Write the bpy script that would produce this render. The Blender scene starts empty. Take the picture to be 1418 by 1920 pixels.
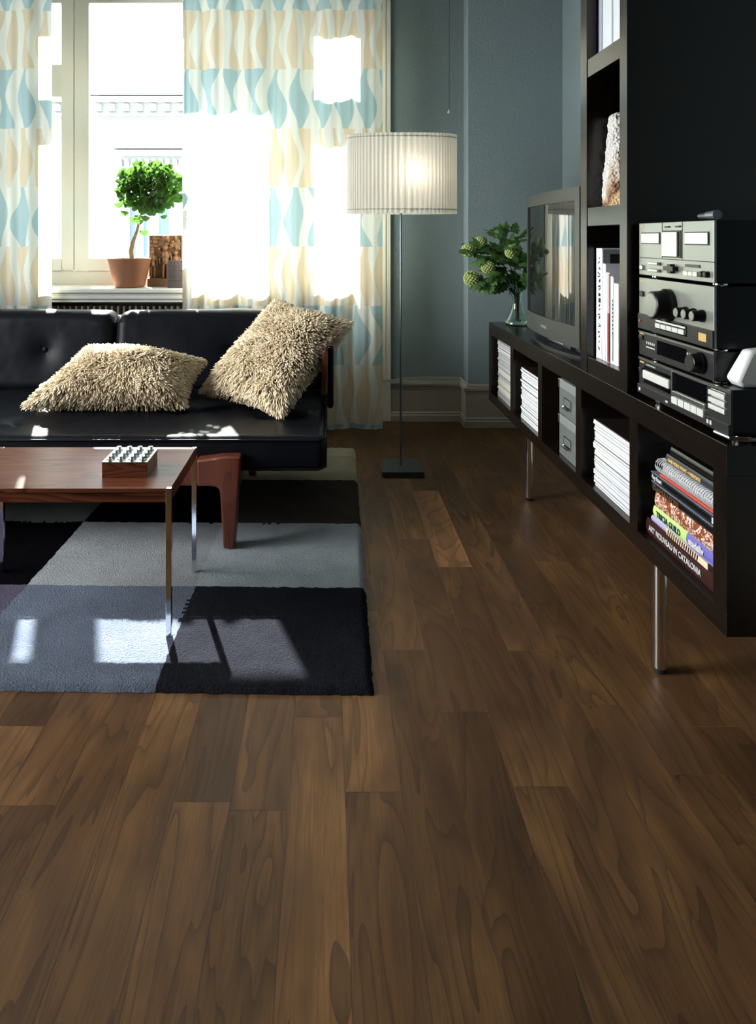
import bpy, bmesh, math, random
from mathutils import Vector, Matrix, noise
R = random.Random(7)
S = bpy.context.scene
C = S.collection
PI = math.pi

# ------------------------------------------------------------------ camera, light, exposure
cam = bpy.data.cameras.new('camera'); co = bpy.data.objects.new('camera', cam); C.objects.link(co)
co.location = (0, 0, 1.15); co.rotation_euler = (PI/2, 0, 0)
cam.sensor_fit = 'AUTO'; cam.sensor_width = 36; cam.lens = 24.0
cam.shift_x = (709-613)/1920; cam.shift_y = -(960-445)/1920
cam.clip_start = .05; cam.clip_end = 100
S.camera = co
vs = S.view_settings
vs.view_transform = 'Standard'; vs.look = 'None'; vs.gamma = 1; vs.use_curve_mapping = False
vs.exposure = 0.0
W = bpy.data.worlds.new('sky'); S.world = W; W.use_nodes = True
W.node_tree.nodes['Background'].inputs[0].default_value = (.86, .95, 1.0, 1)
W.node_tree.nodes['Background'].inputs[1].default_value = 6.4
sd = bpy.data.lights.new('sun', 'SUN'); sd.energy = 56; sd.angle = math.radians(.6); sd.color = (1, .95, .86)
so = bpy.data.objects.new('sun', sd); C.objects.link(so)
so.rotation_euler = Vector((.355, -1, -.765)).to_track_quat('-Z', 'Y').to_euler()
so.location = (-2, 8, 6)
# daylight entering by the tall window in the left wall
ad = bpy.data.lights.new('left_window_daylight', 'AREA'); ad.shape = 'RECTANGLE'; ad.size = 1.9; ad.size_y = 1.9; ad.energy = 50; ad.spread = math.radians(80); ad.color = (1, .96, .90)
ao = bpy.data.objects.new('left_window_daylight', ad); C.objects.link(ao)
ao.location = (-3.18, 1.9, 1.55); ao.rotation_euler = (Vector((.7, 2.7, .2))-ao.location).to_track_quat('-Z', 'Y').to_euler()

# ------------------------------------------------------------------ materials
class NT:
    def __init__(s, name):
        s.m = bpy.data.materials.new(name); s.m.use_nodes = True
        s.t = s.m.node_tree; s.t.nodes.clear()
        s.out = s.t.nodes.new('ShaderNodeOutputMaterial')
    def n(s, typ, ins=None, **kw):
        nd = s.t.nodes.new(typ)
        for k, v in kw.items(): setattr(nd, k, v)
        for k, v in (ins or {}).items(): s.set(nd.inputs[k], v)
        return nd
    def set(s, sock, v):
        if isinstance(v, bpy.types.NodeSocket): s.t.links.new(v, sock)
        elif isinstance(v, bpy.types.Node): s.t.links.new(v.outputs[0], sock)
        else:
            if isinstance(v, (tuple, list)) and len(v) == 3 and sock.type == 'RGBA': v = (*v, 1)
            sock.default_value = v
    def m2(s, op, a, b=0.0, c=None):
        nd = s.n('ShaderNodeMath', operation=op); s.set(nd.inputs[0], a); s.set(nd.inputs[1], b)
        if c is not None: s.set(nd.inputs[2], c)
        return nd.outputs[0]
    def mix(s, f, a, b):
        nd = s.n('ShaderNodeMix', data_type='RGBA'); s.set(nd.inputs[0], f); s.set(nd.inputs[6], a); s.set(nd.inputs[7], b)
        return nd.outputs[2]
    def bsdf(s, col, rough=.5, **kw):
        ins = {'Base Color': col, 'Roughness': rough}
        mp = dict(metal='Metallic', spec='Specular IOR Level', coat='Coat Weight', coatr='Coat Roughness', sheen='Sheen Weight', normal='Normal', trans='Transmission Weight', ior='IOR')
        for k, v in kw.items(): ins[mp[k]] = v
        return s.n('ShaderNodeBsdfPrincipled', ins)
    def coord(s, scale=(1,1,1), kind='Object', rot=(0,0,0)):
        tc = s.n('ShaderNodeTexCoord')
        return s.n('ShaderNodeMapping', {'Vector': tc.outputs[kind], 'Scale': scale, 'Rotation': rot}).outputs[0]
    def noise(s, vec, scale=5, detail=3, rough=.5, dist=0):
        return s.n('ShaderNodeTexNoise', {'Vector': vec, 'Scale': scale, 'Detail': detail, 'Roughness': rough, 'Distortion': dist}).outputs[0]
    def ramp(s, f, pts):
        nd = s.n('ShaderNodeValToRGB', {'Fac': f}); cr = nd.color_ramp
        while len(cr.elements) < len(pts): cr.elements.new(.5)
        for e, (p, c) in zip(cr.elements, pts): e.position = p; e.color = (*c, 1)
        return nd.outputs[0]
    def bump(s, h, strength=.3, dist=.01):
        return s.n('ShaderNodeBump', {'Height': h, 'Strength': strength, 'Distance': dist}).outputs[0]
    def end(s, sh):
        s.set(s.out.inputs[0], sh); return s.m

def plain(name, col, rough=.5, nscale=0, namt=.1, bump=0, bdist=.002, **kw):
    t = NT(name); v = t.coord()
    c = col
    if nscale:
        f = t.noise(v, nscale, 4)
        c = t.mix(f, tuple(x*(1-namt) for x in col), tuple(min(1, x*(1+namt)) for x in col))
        if bump: kw['normal'] = t.bump(f, bump, bdist)
    return t.end(t.bsdf(c, rough, **kw))

def lin(r, g, b):
    f = lambda x: ((x/255+.055)/1.055)**2.4 if x > 10 else x/255/12.92
    return (f(r), f(g), f(b))

def wood(name, dark, light, axis=1, scale=1.0, rough=.35, coat=0.0, spec=.5, ringn=9, fine=.35):
    t = NT(name)
    sc = [9*scale]*3; sc[axis] = 1.1*scale
    v = t.coord(tuple(sc))
    n1 = t.noise(v, 1.0, 2, .4, .6)
    ring = t.m2('FRACT', t.m2('MULTIPLY', n1, ringn))
    ring = t.m2('POWER', ring, 2.2)
    sf = [220*scale]*3; sf[axis] = 5*scale
    n2 = t.noise(t.coord(tuple(sf)), 1, 2)
    f = t.m2('ADD', t.m2('MULTIPLY', ring, 1-fine), t.m2('MULTIPLY', n2, fine))
    c = t.ramp(f, [(0.05, light), (.85, dark)])
    b = t.bump(n2, .08, .002)
    return t.end(t.bsdf(c, rough, coat=coat, spec=spec, normal=b, coatr=.08))

M = {}
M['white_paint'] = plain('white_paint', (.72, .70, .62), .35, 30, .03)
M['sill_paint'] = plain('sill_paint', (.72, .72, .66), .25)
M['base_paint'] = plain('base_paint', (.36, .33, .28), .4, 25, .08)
def wallpaper():
    t = NT('wall_paint'); v = t.coord()
    n1 = t.noise(v, 90, 3, .6); n2 = t.noise(v, 1.5, 2)
    c = t.mix(n2, (.19, .25, .268), (.215, .272, .285))
    return t.end(t.bsdf(c, .55, normal=t.bump(n1, .55, .006)))
M['wall'] = wallpaper()
M['ceiling'] = plain('ceiling_paint', (.38, .38, .36), .8)
M['room_wall'] = plain('room_wall', (.06, .05, .045), .8)
M['darkwood'] = wood('black_brown_wood', (.0025, .0016, .0012), (.0085, .005, .0035), 1, 1.6, .27, coat=.0, spec=.5, ringn=7)
M['darkwood_v'] = wood('black_brown_wood_upright', (.0025, .0016, .0012), (.0085, .005, .0035), 2, 1.6, .27, coat=.0, spec=.5, ringn=7)
M['inside'] = plain('shelf_interior', (.004, .0035, .0035), .7, spec=.1)
M['rosewood'] = wood('rosewood', (.035, .010, .006), (.16, .050, .025), 0, 1.6, .30, coat=.0, spec=.28, ringn=10)
M['teak'] = wood('teak', (.06, .014, .007), (.13, .032, .015), 2, 1.6, .35, coat=.2, ringn=6)
M['chrome'] = plain('chrome', (.75, .76, .77), .12, metal=1.0)
M['steel'] = plain('brushed_steel', (.55, .57, .58), .3, 60, .1, metal=1.0)
M['leather'] = None
def leather():
    t = NT('black_leather'); v = t.coord()
    vo = t.n('ShaderNodeTexVoronoi', {'Vector': v, 'Scale': 260.0}).outputs[0]
    n = t.noise(v, 14, 3)
    h = t.m2('ADD', vo, t.m2('MULTIPLY', n, 3.0))
    return t.end(t.bsdf((.005, .006, .009), .36, spec=.09, normal=t.bump(h, .10, .003)))
M['leather'] = leather()
M['black'] = plain('black_plastic', (.003, .003, .004), .3, spec=.3)
M['matte_black'] = plain('matte_black', (.01, .01, .011), .6)
M['silver'] = plain('silver_panel', (.33, .355, .33), .38, 200, .06, metal=.6)
M['darkpanel'] = plain('charcoal_panel', (.035, .036, .037), .35, 100, .1, metal=.3)
M['btn'] = plain('button_grey', (.6, .62, .6), .35)
M['display'] = plain('display_glass', (.003, .003, .004), .08)
M['gold'] = plain('gold_print', (.6, .42, .15), .4)
M['window_cream'] = plain('meter_window', (.75, .72, .62), .15)
M['paper'] = plain('paper_white', (.62, .64, .68), .6, 60, .05)
M['paper_grey'] = plain('paper_grey', (.40, .42, .46), .6, 60, .08)
M['paper_cream'] = plain('paper_cream', (.72, .68, .58), .6)
M['dark_cover'] = plain('dark_cover', (.02, .014, .014), .25)
M['terracotta'] = plain('terracotta', (.26, .105, .052), .75, 25, .18, bump=.2)
M['soil'] = plain('soil', (.18, .14, .10), .95, 150, .7, bump=.6, bdist=.01)
M['bark'] = plain('bark', (.22, .14, .07), .8, 60, .5, bump=.5, bdist=.004)
M['carved'] = plain('carved_wood', (.18, .085, .034), .5, 45, .35, bump=.3)
M['block'] = plain('dark_carved_block', (.07, .05, .05), .6, 70, .5, bump=.8, bdist=.006)
M['tvgrey'] = plain('television_plastic', (.040, .045, .041), .42, 300, .06)
M['tvblack'] = plain('television_black', (.01, .012, .016), .35)
M['screen'] = plain('picture_tube', (.012, .014, .015), .03, spec=1.0)
M['boxgrey'] = plain('galvanised_box', (.16, .18, .18), .4, 40, .15, metal=.3)
M['boxlid'] = plain('galvanised_lid', (.28, .31, .31), .35, 40, .12, metal=.3)
M['cable'] = plain('cable_white', (.4, .39, .33), .5)
M['slate_base'] = plain('lamp_base_metal', (.045, .06, .062), .4, metal=.3)
M['facade'] = plain('facade_render', (.46, .46, .43), .9, 8, .03)
M['facade2'] = plain('facade_moulding', (.50, .50, .47), .9)
M['facade_glass'] = plain('facade_glass', (.12, .17, .22), .3)
M['roof'] = plain('roof_tiles', (.12, .165, .21), .8, 9, .5)
M['radiator'] = plain('radiator_enamel', (.22, .18, .14), .4)
M['viburnum'] = plain('flower_head', (.36, .44, .16), .7, 220, .5, bump=.6)
M['branch'] = plain('branch', (.10, .055, .03), .7)

def leafmat(name, col, tr):
    t = NT(name); v = t.coord()
    f = t.noise(v, 30, 2)
    c = t.mix(f, tuple(x*.6 for x in col), tuple(x*1.25 for x in col))
    a = t.bsdf(c, .45)
    b = t.n('ShaderNodeBsdfTranslucent', {'Color': tr})
    mx = t.n('ShaderNodeMixShader', {0: .42}); t.set(mx.inputs[1], a); t.set(mx.inputs[2], b)
    return t.end(mx)
M['leaf'] = leafmat('tree_leaf', (.024, .085, .02), (.09, .21, .03))
M['leaf2'] = leafmat('guelder_leaf', (.075, .18, .05), (.10, .24, .05))

def glassmat(name, ior=1.45, col=(1,1,1)):
    t = NT(name)
    fr = t.n('ShaderNodeFresnel', {'IOR': ior})
    a = t.n('ShaderNodeBsdfTransparent', {'Color': col}); b = t.n('ShaderNodeBsdfGlossy', {'Color': (1,1,1,1), 'Roughness': .02})
    mx = t.n('ShaderNodeMixShader', {0: fr.outputs[0]}); t.set(mx.inputs[1], a); t.set(mx.inputs[2], b)
    return t.end(mx)
M['pane'] = glassmat('window_glass', 1.3, (.97, .99, 1))
def vaseglass():
    t = NT('vase_glass')
    return t.end(t.n('ShaderNodeBsdfGlass', {'Color': (.9, .97, .94, 1), 'Roughness': 0.0, 'IOR': 1.48}))
M['vaseglass'] = vaseglass()

def shademat():
    t = NT('lamp_shade_paper')
    a = t.n('ShaderNodeBsdfDiffuse', {'Color': (.84, .84, .81, 1)}); b = t.n('ShaderNodeBsdfTranslucent', {'Color': (.88, .87, .82, 1)})
    mx = t.n('ShaderNodeMixShader', {0: .6}); t.set(mx.inputs[1], a); t.set(mx.inputs[2], b)
    return t.end(mx)
M['shade'] = shademat()

def blockermat():
    t = NT('sun_blocker_fabric')
    a = t.n('ShaderNodeBsdfDiffuse', {'Color': (.85, .86, .84, 1)}); b = t.n('ShaderNodeBsdfTranslucent', {'Color': (.8, .82, .82, 1)})
    mx = t.n('ShaderNodeMixShader', {0: .5}); t.set(mx.inputs[1], a); t.set(mx.inputs[2], b)
    return t.end(mx)
M['blocker'] = blockermat()  # translucent cloth of the sheets added to hold back the sun

def curtainmat():
    t = NT('curtain_print')
    uv = t.n('ShaderNodeUVMap').outputs[0]
    sx = t.n('ShaderNodeSeparateXYZ', {0: uv}); u, z = sx.outputs[0], sx.outputs[1]
    v = t.m2('DIVIDE', t.m2('SUBTRACT', z, .056), .3465)
    band = t.m2('FLOOR', v); tt = t.m2('FRACT', v)
    odd = t.m2('FLOORED_MODULO', band, 2.0)
    def layer(cw, off, w0, amp):
        uu = t.m2('ADD', t.m2('DIVIDE', u, cw), t.m2('ADD', t.m2('MULTIPLY', band, 3.37), off))
        # gentle lean of every column, so outlines wander
        ln = t.m2('MULTIPLY', t.m2('SINE', t.m2('MULTIPLY', t.m2('ADD', tt, t.m2('MULTIPLY', band, .31)), 2*PI)), .10)
        uu = t.m2('ADD', uu, ln)
        i = t.m2('FLOOR', uu); f = t.m2('SUBTRACT', t.m2('FRACT', uu), .5)
        wn = t.n('ShaderNodeTexWhiteNoise', noise_dimensions='2D')
        cb = t.n('ShaderNodeCombineXYZ', {0: i, 1: band}); t.set(wn.inputs['Vector'], cb)
        r = wn.outputs['Value']
        ph = t.m2('ADD', t.m2('MULTIPLY', t.m2('ROUND', r), PI), t.m2('MULTIPLY', r, .9))
        sw = t.m2('COSINE', t.m2('ADD', t.m2('MULTIPLY', tt, 2*PI*.92), ph))
        w = t.m2('ADD', t.m2('ADD', w0-.045, t.m2('MULTIPLY', t.m2('FRACT', t.m2('MULTIPLY', r, 7.3)), .09)), t.m2('MULTIPLY', sw, amp))
        d = t.m2('SUBTRACT', w, t.m2('ABSOLUTE', f))
        return t.m2('MULTIPLY', t.m2('ADD', t.m2('MULTIPLY', d, 60.0), .5), 1.0)
    def clamp(x):
        nd = t.n('ShaderNodeClamp'); t.set(nd.inputs[0], x); return nd.outputs[0]
    blue = clamp(layer(.155, .2, .25, .17)); bei = clamp(layer(.105, .6, .27, .14))
    base = (.80, .83, .77); cb = (.44, .61, .64); cg = (.75, .66, .50)
    col = t.mix(t.m2('MULTIPLY', blue, odd), base, cb)
    col = t.mix(t.m2('MULTIPLY', bei, t.m2('SUBTRACT', 1.0, odd)), col, cg)
    wv = t.noise(t.coord((700, 700, 60)), 1, 2)
    bm = t.bump(wv, .06, .001)
    a = t.n('ShaderNodeBsdfDiffuse', {'Color': col, 'Normal': bm}); b = t.n('ShaderNodeBsdfTranslucent', {'Color': col, 'Normal': bm})
    mx = t.n('ShaderNodeMixShader', {0: .34}); t.set(mx.inputs[1], a); t.set(mx.inputs[2], b)
    return t.end(mx)
M['curtain'] = curtainmat()

def floormat():
    t = NT('walnut_planks')
    tone = t.n('ShaderNodeAttribute', attribute_name='tone').outputs['Fac']
    seed = t.n('ShaderNodeAttribute', attribute_name='seed').outputs['Fac']
    tc = t.n('ShaderNodeTexCoord').outputs['Object']
    off = t.n('ShaderNodeCombineXYZ', {0: t.m2('MULTIPLY', seed, 17.3), 1: t.m2('MULTIPLY', seed, 41.7), 2: t.m2('MULTIPLY', seed, 5.0)})
    ad = t.n('ShaderNodeVectorMath', operation='ADD'); t.set(ad.inputs[0], tc); t.set(ad.inputs[1], off)
    def mp(s):
        return t.n('ShaderNodeMapping', {'Vector': ad.outputs[0], 'Scale': s}).outputs[0]
    n1 = t.noise(mp((6.0, .85, 1)), 1, 2.6, .45, 1.1)
    rings = t.m2('MULTIPLY', n1, 13.0)
    ring = t.m2('POWER', t.m2('FRACT', rings), 3.5)
    wob = t.noise(mp((24, 9, 1)), 1, 3, .6)
    pores = t.noise(mp((260, 9, 1)), 1, 3, .65)
    cloud = t.noise(mp((5, 1.8, 1)), 1, 3, .55, 1.0)
    c = t.ramp(cloud, [(.25, (.048, .021, .008)), (.5, (.112, .053, .0185)), (.75, (.225, .115, .038))])
    c = t.mix(t.m2('MULTIPLY', ring, .72), c, (.028, .014, .008))
    c = t.mix(t.m2('MULTIPLY', t.m2('SUBTRACT', 1.0, t.m2('MULTIPLY', pores, 1.6)), .9), c, (.030, .016, .009))
    c = t.mix(t.m2('MULTIPLY', wob, .25), c, (.12, .068, .036))
    mul = t.n('ShaderNodeVectorMath', operation='SCALE'); t.set(mul.inputs[0], c); t.set(mul.inputs['Scale'], tone)
    h = t.m2('ADD', pores, t.m2('MULTIPLY', ring, -.4))
    return t.end(t.bsdf(mul.outputs[0], t.m2('ADD', .42, t.m2('MULTIPLY', cloud, .12)), spec=.24, normal=t.bump(h, .10, .002)))
M['floor'] = floormat()
M['gap'] = plain('plank_bevel_highlight', (.17, .115, .07), .6)  # pale colour in the plank gaps stands in for bevel highlights

def rugmat():
    t = NT('rug_wool')
    col = t.n('ShaderNodeAttribute', attribute_name='wool').outputs['Color']
    v = t.coord()
    n1 = t.noise(v, 190, 3, .7); n2 = t.noise(v, 9, 3)
    f = t.m2('ADD', t.m2('MULTIPLY', n1, .7), t.m2('ADD', t.m2('MULTIPLY', n2, .5), .40))
    mul = t.n('ShaderNodeVectorMath', operation='SCALE'); t.set(mul.inputs[0], col); t.set(mul.inputs['Scale'], f)
    return t.end(t.bsdf(mul.outputs[0], .95, spec=.0, normal=t.bump(n1, 1.0, .022)))
M['rug'] = rugmat()
def shagmat():
    t = NT('shag_wool'); v = t.coord()
    n = t.noise(v, 60, 2)
    c = t.mix(n, (.72, .60, .42), (.96, .87, .68))
    return t.end(t.bsdf(c, .9, spec=.15, sheen=.2))
M['shag'] = shagmat()
M['cushion_cloth'] = plain('cushion_cloth', (.16, .11, .07), .9)
def cm(name, r, g, b, rough=.4):
    if name not in M: M[name] = plain(name, lin(r, g, b), rough, 40, .06)
    return M[name]

# ------------------------------------------------------------------ mesh helpers
class MB:
    def __init__(s): s.v = []; s.f = []; s.mi = []
    def add(s, vs, fs, mi=0):
        o = len(s.v); s.v += [tuple(v) for v in vs]; s.f += [tuple(i+o for i in f) for f in fs]; s.mi += [mi]*len(fs)
    def box(s, x0, x1, y0, y1, z0, z1, mi=0):
        vs = [(x, y, z) for x in (x0, x1) for y in (y0, y1) for z in (z0, z1)]
        s.add(vs, [(0,1,3,2), (4,6,7,5), (0,4,5,1), (2,3,7,6), (0,2,6,4), (1,5,7,3)], mi); return s
    def tube(s, pts, rad, n=10, mi=0, cap=True):
        pts = [Vector(p) for p in pts]; rad = rad if isinstance(rad, (list, tuple)) else [rad]*len(pts)
        vs = []; up = Vector((0, 0, 1))
        for i, p in enumerate(pts):
            d = (pts[min(i+1, len(pts)-1)] - pts[max(i-1, 0)]).normalized()
            a = up if abs(d.dot(up)) < .95 else Vector((1, 0, 0))
            e1 = d.cross(a).normalized(); e2 = d.cross(e1).normalized()
            for k in range(n):
                an = 2*PI*k/n; vs.append(p + (e1*math.cos(an) + e2*math.sin(an))*rad[i])
        fs = [(i*n+k, i*n+(k+1) % n, (i+1)*n+(k+1) % n, (i+1)*n+k) for i in range(len(pts)-1) for k in range(n)]
        if cap: fs += [tuple(range(n-1, -1, -1)), tuple((len(pts)-1)*n+k for k in range(n))]
        s.add(vs, fs, mi); return s
    def lathe(s, prof, c=(0, 0, 0), n=32, mi=0, sx=1, sy=1, axis='Z', cap=(False, False)):
        vs = []
        for r, h in prof:
            for k in range(n):
                a = 2*PI*k/n; x, y = r*math.cos(a)*sx, r*math.sin(a)*sy
                if axis == 'Z': vs.append((c[0]+x, c[1]+y, c[2]+h))
                else: vs.append((c[0]-h, c[1]+x, c[2]+y))   # axis towards -X
        fs = [(i*n+k, i*n+(k+1) % n, (i+1)*n+(k+1) % n, (i+1)*n+k) for i in range(len(prof)-1) for k in range(n)]
        if cap[0]: fs.append(tuple(range(n-1, -1, -1)))
        if cap[1]: fs.append(tuple((len(prof)-1)*n+k for k in range(n)))
        s.add(vs, fs, mi); return s
    def prism(s, poly, axis, a0, a1, mi=0):
        n = len(poly)
        def P(p, a):
            return {'X': (a, p[0], p[1]), 'Y': (p[0], a, p[1]), 'Z': (p[0], p[1], a)}[axis]
        vs = [P(p, a0) for p in poly] + [P(p, a1) for p in poly]
        fs = [tuple(range(n)), tuple(range(2*n-1, n-1, -1))] + [(k, (k+1) % n, n+(k+1) % n, n+k) for k in range(n)]
        s.add(vs, fs, mi); return s
    def ell(s, c, r, n=12, m=8, mi=0):
        prof = [(math.sin(PI*i/m), -math.cos(PI*i/m)) for i in range(m+1)]
        vs = [(c[0]+r[0]*p*math.cos(2*PI*k/n), c[1]+r[1]*p*math.sin(2*PI*k/n), c[2]+r[2]*h) for p, h in prof for k in range(n)]
        fs = [(i*n+k, i*n+(k+1) % n, (i+1)*n+(k+1) % n, (i+1)*n+k) for i in range(m) for k in range(n)]
        s.add(vs, fs, mi); return s
    def build(s, name, mat, parent=None, smooth=False, bevel=0, seg=2, loc=None, fix=True):
        me = bpy.data.meshes.new(name)
        org = Vector(loc) if loc is not None else Vector((0, 0, 0))
        if parent is not None and loc is None: org = Vector(parent.get('_w', (0, 0, 0)))
        me.from_pydata([tuple(Vector(v)-org) for v in s.v], [], s.f)
        for m in (mat if isinstance(mat, list) else [mat]): me.materials.append(m)
        if any(s.mi): me.polygons.foreach_set('material_index', s.mi)
        if fix:
            bm = bmesh.new(); bm.from_mesh(me); bmesh.ops.remove_doubles(bm, verts=bm.verts, dist=1e-6)
            bmesh.ops.recalc_face_normals(bm, faces=bm.faces); bm.to_mesh(me); bm.free()
        if smooth:
            me.polygons.foreach_set('use_smooth', [True]*len(me.polygons))
            me.set_sharp_from_angle(angle=math.radians(40))
        o = bpy.data.objects.new(name, me); C.objects.link(o)
        if parent is not None: o.parent = parent
        o['_w'] = tuple(org)
        if parent is None: o.location = org
        if bevel:
            b = o.modifiers.new('bevel', 'BEVEL'); b.width = bevel; b.segments = seg; b.limit_method = 'ANGLE'; b.angle_limit = math.radians(35)
        return o

def thing(name, label, cat, loc=(0, 0, 0), group=None):
    o = bpy.data.objects.new(name, None); C.objects.link(o); o.location = loc; o.empty_display_size = .05
    o['label'] = label; o['category'] = cat; o['_w'] = tuple(loc)
    if group: o['group'] = group
    return o
def tag(o, label, cat, group=None, kind=None):
    o['label'] = label; o['category'] = cat
    if group: o['group'] = group
    if kind: o['kind'] = kind
    return o
def struct(o): o['kind'] = 'structure'; return o

def text(parent, s, size, mat, org, xdir, ydir, stretch=1.0, bold=.0, ext=.0006, name='lettering', label=None):
    cu = bpy.data.curves.new('txt', 'FONT'); cu.body = s; cu.size = size; cu.extrude = ext; cu.offset = bold
    to = bpy.data.objects.new('txt', cu); C.objects.link(to)
    bpy.context.view_layer.update()
    dg = bpy.context.evaluated_depsgraph_get()
    me = bpy.data.meshes.new_from_object(to.evaluated_get(dg)); bpy.data.objects.remove(to)
    x = Vector(xdir).normalized(); y = Vector(ydir).normalized(); z = x.cross(y)
    w = Vector(parent['_w'])
    mt = Matrix(((x[0]*stretch, y[0], z[0], org[0]-w[0]), (x[1]*stretch, y[1], z[1], org[1]-w[1]), (x[2]*stretch, y[2], z[2], org[2]-w[2]), (0, 0, 0, 1)))
    me.transform(mt); me.materials.clear(); me.materials.append(mat)
    o = bpy.data.objects.new(name, me); C.objects.link(o); o.parent = parent; o['_w'] = tuple(w)
    return o

# ------------------------------------------------------------------ room shell
YW = 4.29          # window wall plane
YP = 4.15          # pier plane on the right
XR = 1.433
XL, YN, ZC = -3.1, -2.6, 3.05
# floor of separate planks in one mesh
PW = .117; P0 = .038
joints = {0: [(1.415, 1.0), (2.10, 1.4)], 1: [(1.904, .85), (3.0, 1.25)], 2: [(.7, .9), (1.656, .70), (2.602, 1.0), (3.25, 1.4)], 3: [(1.429, .92), (2.382, 1.0), (3.10, 2.6)],
          4: [(1.9, .95), (3.0, 1.05)], 5: [(1.678, 1.15), (2.13, .85), (2.652, .82), (3.4, 1.0)], 6: [(1.46, .82), (2.421, 1.1), (3.3, .95)], -1: [(1.637, 1.25), (2.5, 1.0)],
          -2: [(2.3, 1.0)], -3: [(1.391, 1.05), (2.2, .72)], -4: [(.6, .9), (2.0, .95)], -5: [(.9, .9), (2.4, 1.0)], -6: [(1.381, .80), (2.2, 1.15)], -7: [(1.607, 1.2), (2.2, .6)]}
fv = []; ff = []; tones = []; seeds = []
k0 = int(math.floor((XL-P0)/PW))-1; k1 = int(math.ceil((XR-P0)/PW))+1
for k in range(k0, k1):
    x0 = max(P0+k*PW, XL-.05); x1 = min(P0+(k+1)*PW, XR+.05)
    if x1-x0 < .01: continue
    ys = [YN-.05]; tn = []
    if k in joints:
        js = joints[k]; 
        y = js[0][0]-.93
        pre = []
        while y > YN: pre.append(y); y -= R.uniform(.75, 1.1)
        for y in reversed(pre): ys.append(y); tn.append(R.uniform(.8, 1.15))
        for y, tnn in js: ys.append(y); tn.append(tnn)
        tn.append(R.uniform(.9, 1.1))
        # tone listed is of the plank whose near... far side ends at the joint
    else:
        y = YN + R.uniform(.2, .9)
        while y < YW-.2: ys.append(y); tn.append(R.uniform(.78, 1.2)); y += R.uniform(.7, 1.1)
        tn.append(R.uniform(.8, 1.15))
    ys.append(YW+.05)
    if k == 3: tn[-1] = 1.0
    for i in range(len(ys)-1):
        g = .00055; h = .0004
        a0, a1, b0, b1 = x0+g, x1-g, ys[i]+h, ys[i+1]-h
        o = len(fv); fv += [(a0, b0, 0), (a1, b0, 0), (a1, b1, 0), (a0, b1, 0)]; ff.append((o, o+1, o+2, o+3))
        tones.append(tn[min(i, len(tn)-1)]); seeds.append(R.uniform(0, 10))
o = len(fv); fv += [(XL-.05, YN-.05, -.0006), (XR+.05, YN-.05, -.0006), (XR+.05, YW+.05, -.0006), (XL-.05, YW+.05, -.0006)]; ff.append((o, o+1, o+2, o+3)); tones.append(1); seeds.append(0)
o = len(fv); fv += [(XL-.05, YN-.05, -.1), (XR+.05, YN-.05, -.1), (XR+.05, YW+.05, -.1), (XL-.05, YW+.05, -.1)]; ff.append((o+3, o+2, o+1, o)); tones.append(1); seeds.append(0)
me = bpy.data.meshes.new('floor'); me.from_pydata(fv, [], ff); me.materials.append(M['floor']); me.materials.append(M['gap'])
me.polygons[len(ff)-2].material_index = 1
a = me.attributes.new('tone', 'FLOAT', 'FACE'); a.data.foreach_set('value', tones)
a = me.attributes.new('seed', 'FLOAT', 'FACE'); a.data.foreach_set('value', seeds)
fo = bpy.data.objects.new('floor', me); C.objects.link(fo); struct(fo)

struct(MB().box(XL-.1, XR+.1, YN-.1, YW+.4, ZC, ZC+.1).build('ceiling', M['ceiling']))
# far wall: opening A X -2.9..-.461 and opening B -.252...079, Z .82..2.85
WT = YW+.36
OPL, OPR, OZ0, OZ1 = -2.95, .10, .80, 2.85
w = MB()
w.box(XL-.1, OPL, YW, WT, 0, ZC); w.box(OPR, .93, YW, WT, 0, ZC); w.box(OPL, OPR, YW, WT, 0, OZ0); w.box(OPL, OPR, YW, WT, OZ1, ZC)
w.box(.86, XR+.1, YP, YW+.01, 0, ZC); w.box(.93, XR+.1, YW, WT, 0, ZC)
struct(w.build('wall_far', M['wall'], fix=False))
struct(MB().box(XR, XR+.1, YN, YP+.02, 0, ZC).build('wall_right', M['wall']))
struct(MB().box(XL-.1, XR+.1, YN-.1, YN, 0, ZC).build('wall_near', M['room_wall']))
# left wall with its own window opening (out of frame), daylight comes through it
LY0, LY1, LZ0, LZ1 = .85, 2.75, .50, 2.65
w = MB(); w.box(XL-.1, XL, YN, LY0, 0, ZC); w.box(XL-.1, XL, LY1, YW+.36, 0, ZC)
for a, b in ((LY0, LY1),): w.box(XL-.1, XL, a, b, 0, LZ0); w.box(XL-.1, XL, a, b, LZ1, ZC)
struct(w.build('wall_left', M['wall'], fix=False))
for nm, a, b in (('window_2', LY0, LY1),):
    w = MB()
    for y in (a, b-.06): w.box(XL-.09, XL-.03, y, y+.06, LZ0, LZ1)
    for z in (LZ0, LZ1-.06): w.box(XL-.09, XL-.03, a, b, z, z+.06)
    struct(w.build(nm, M['white_paint']))
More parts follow.
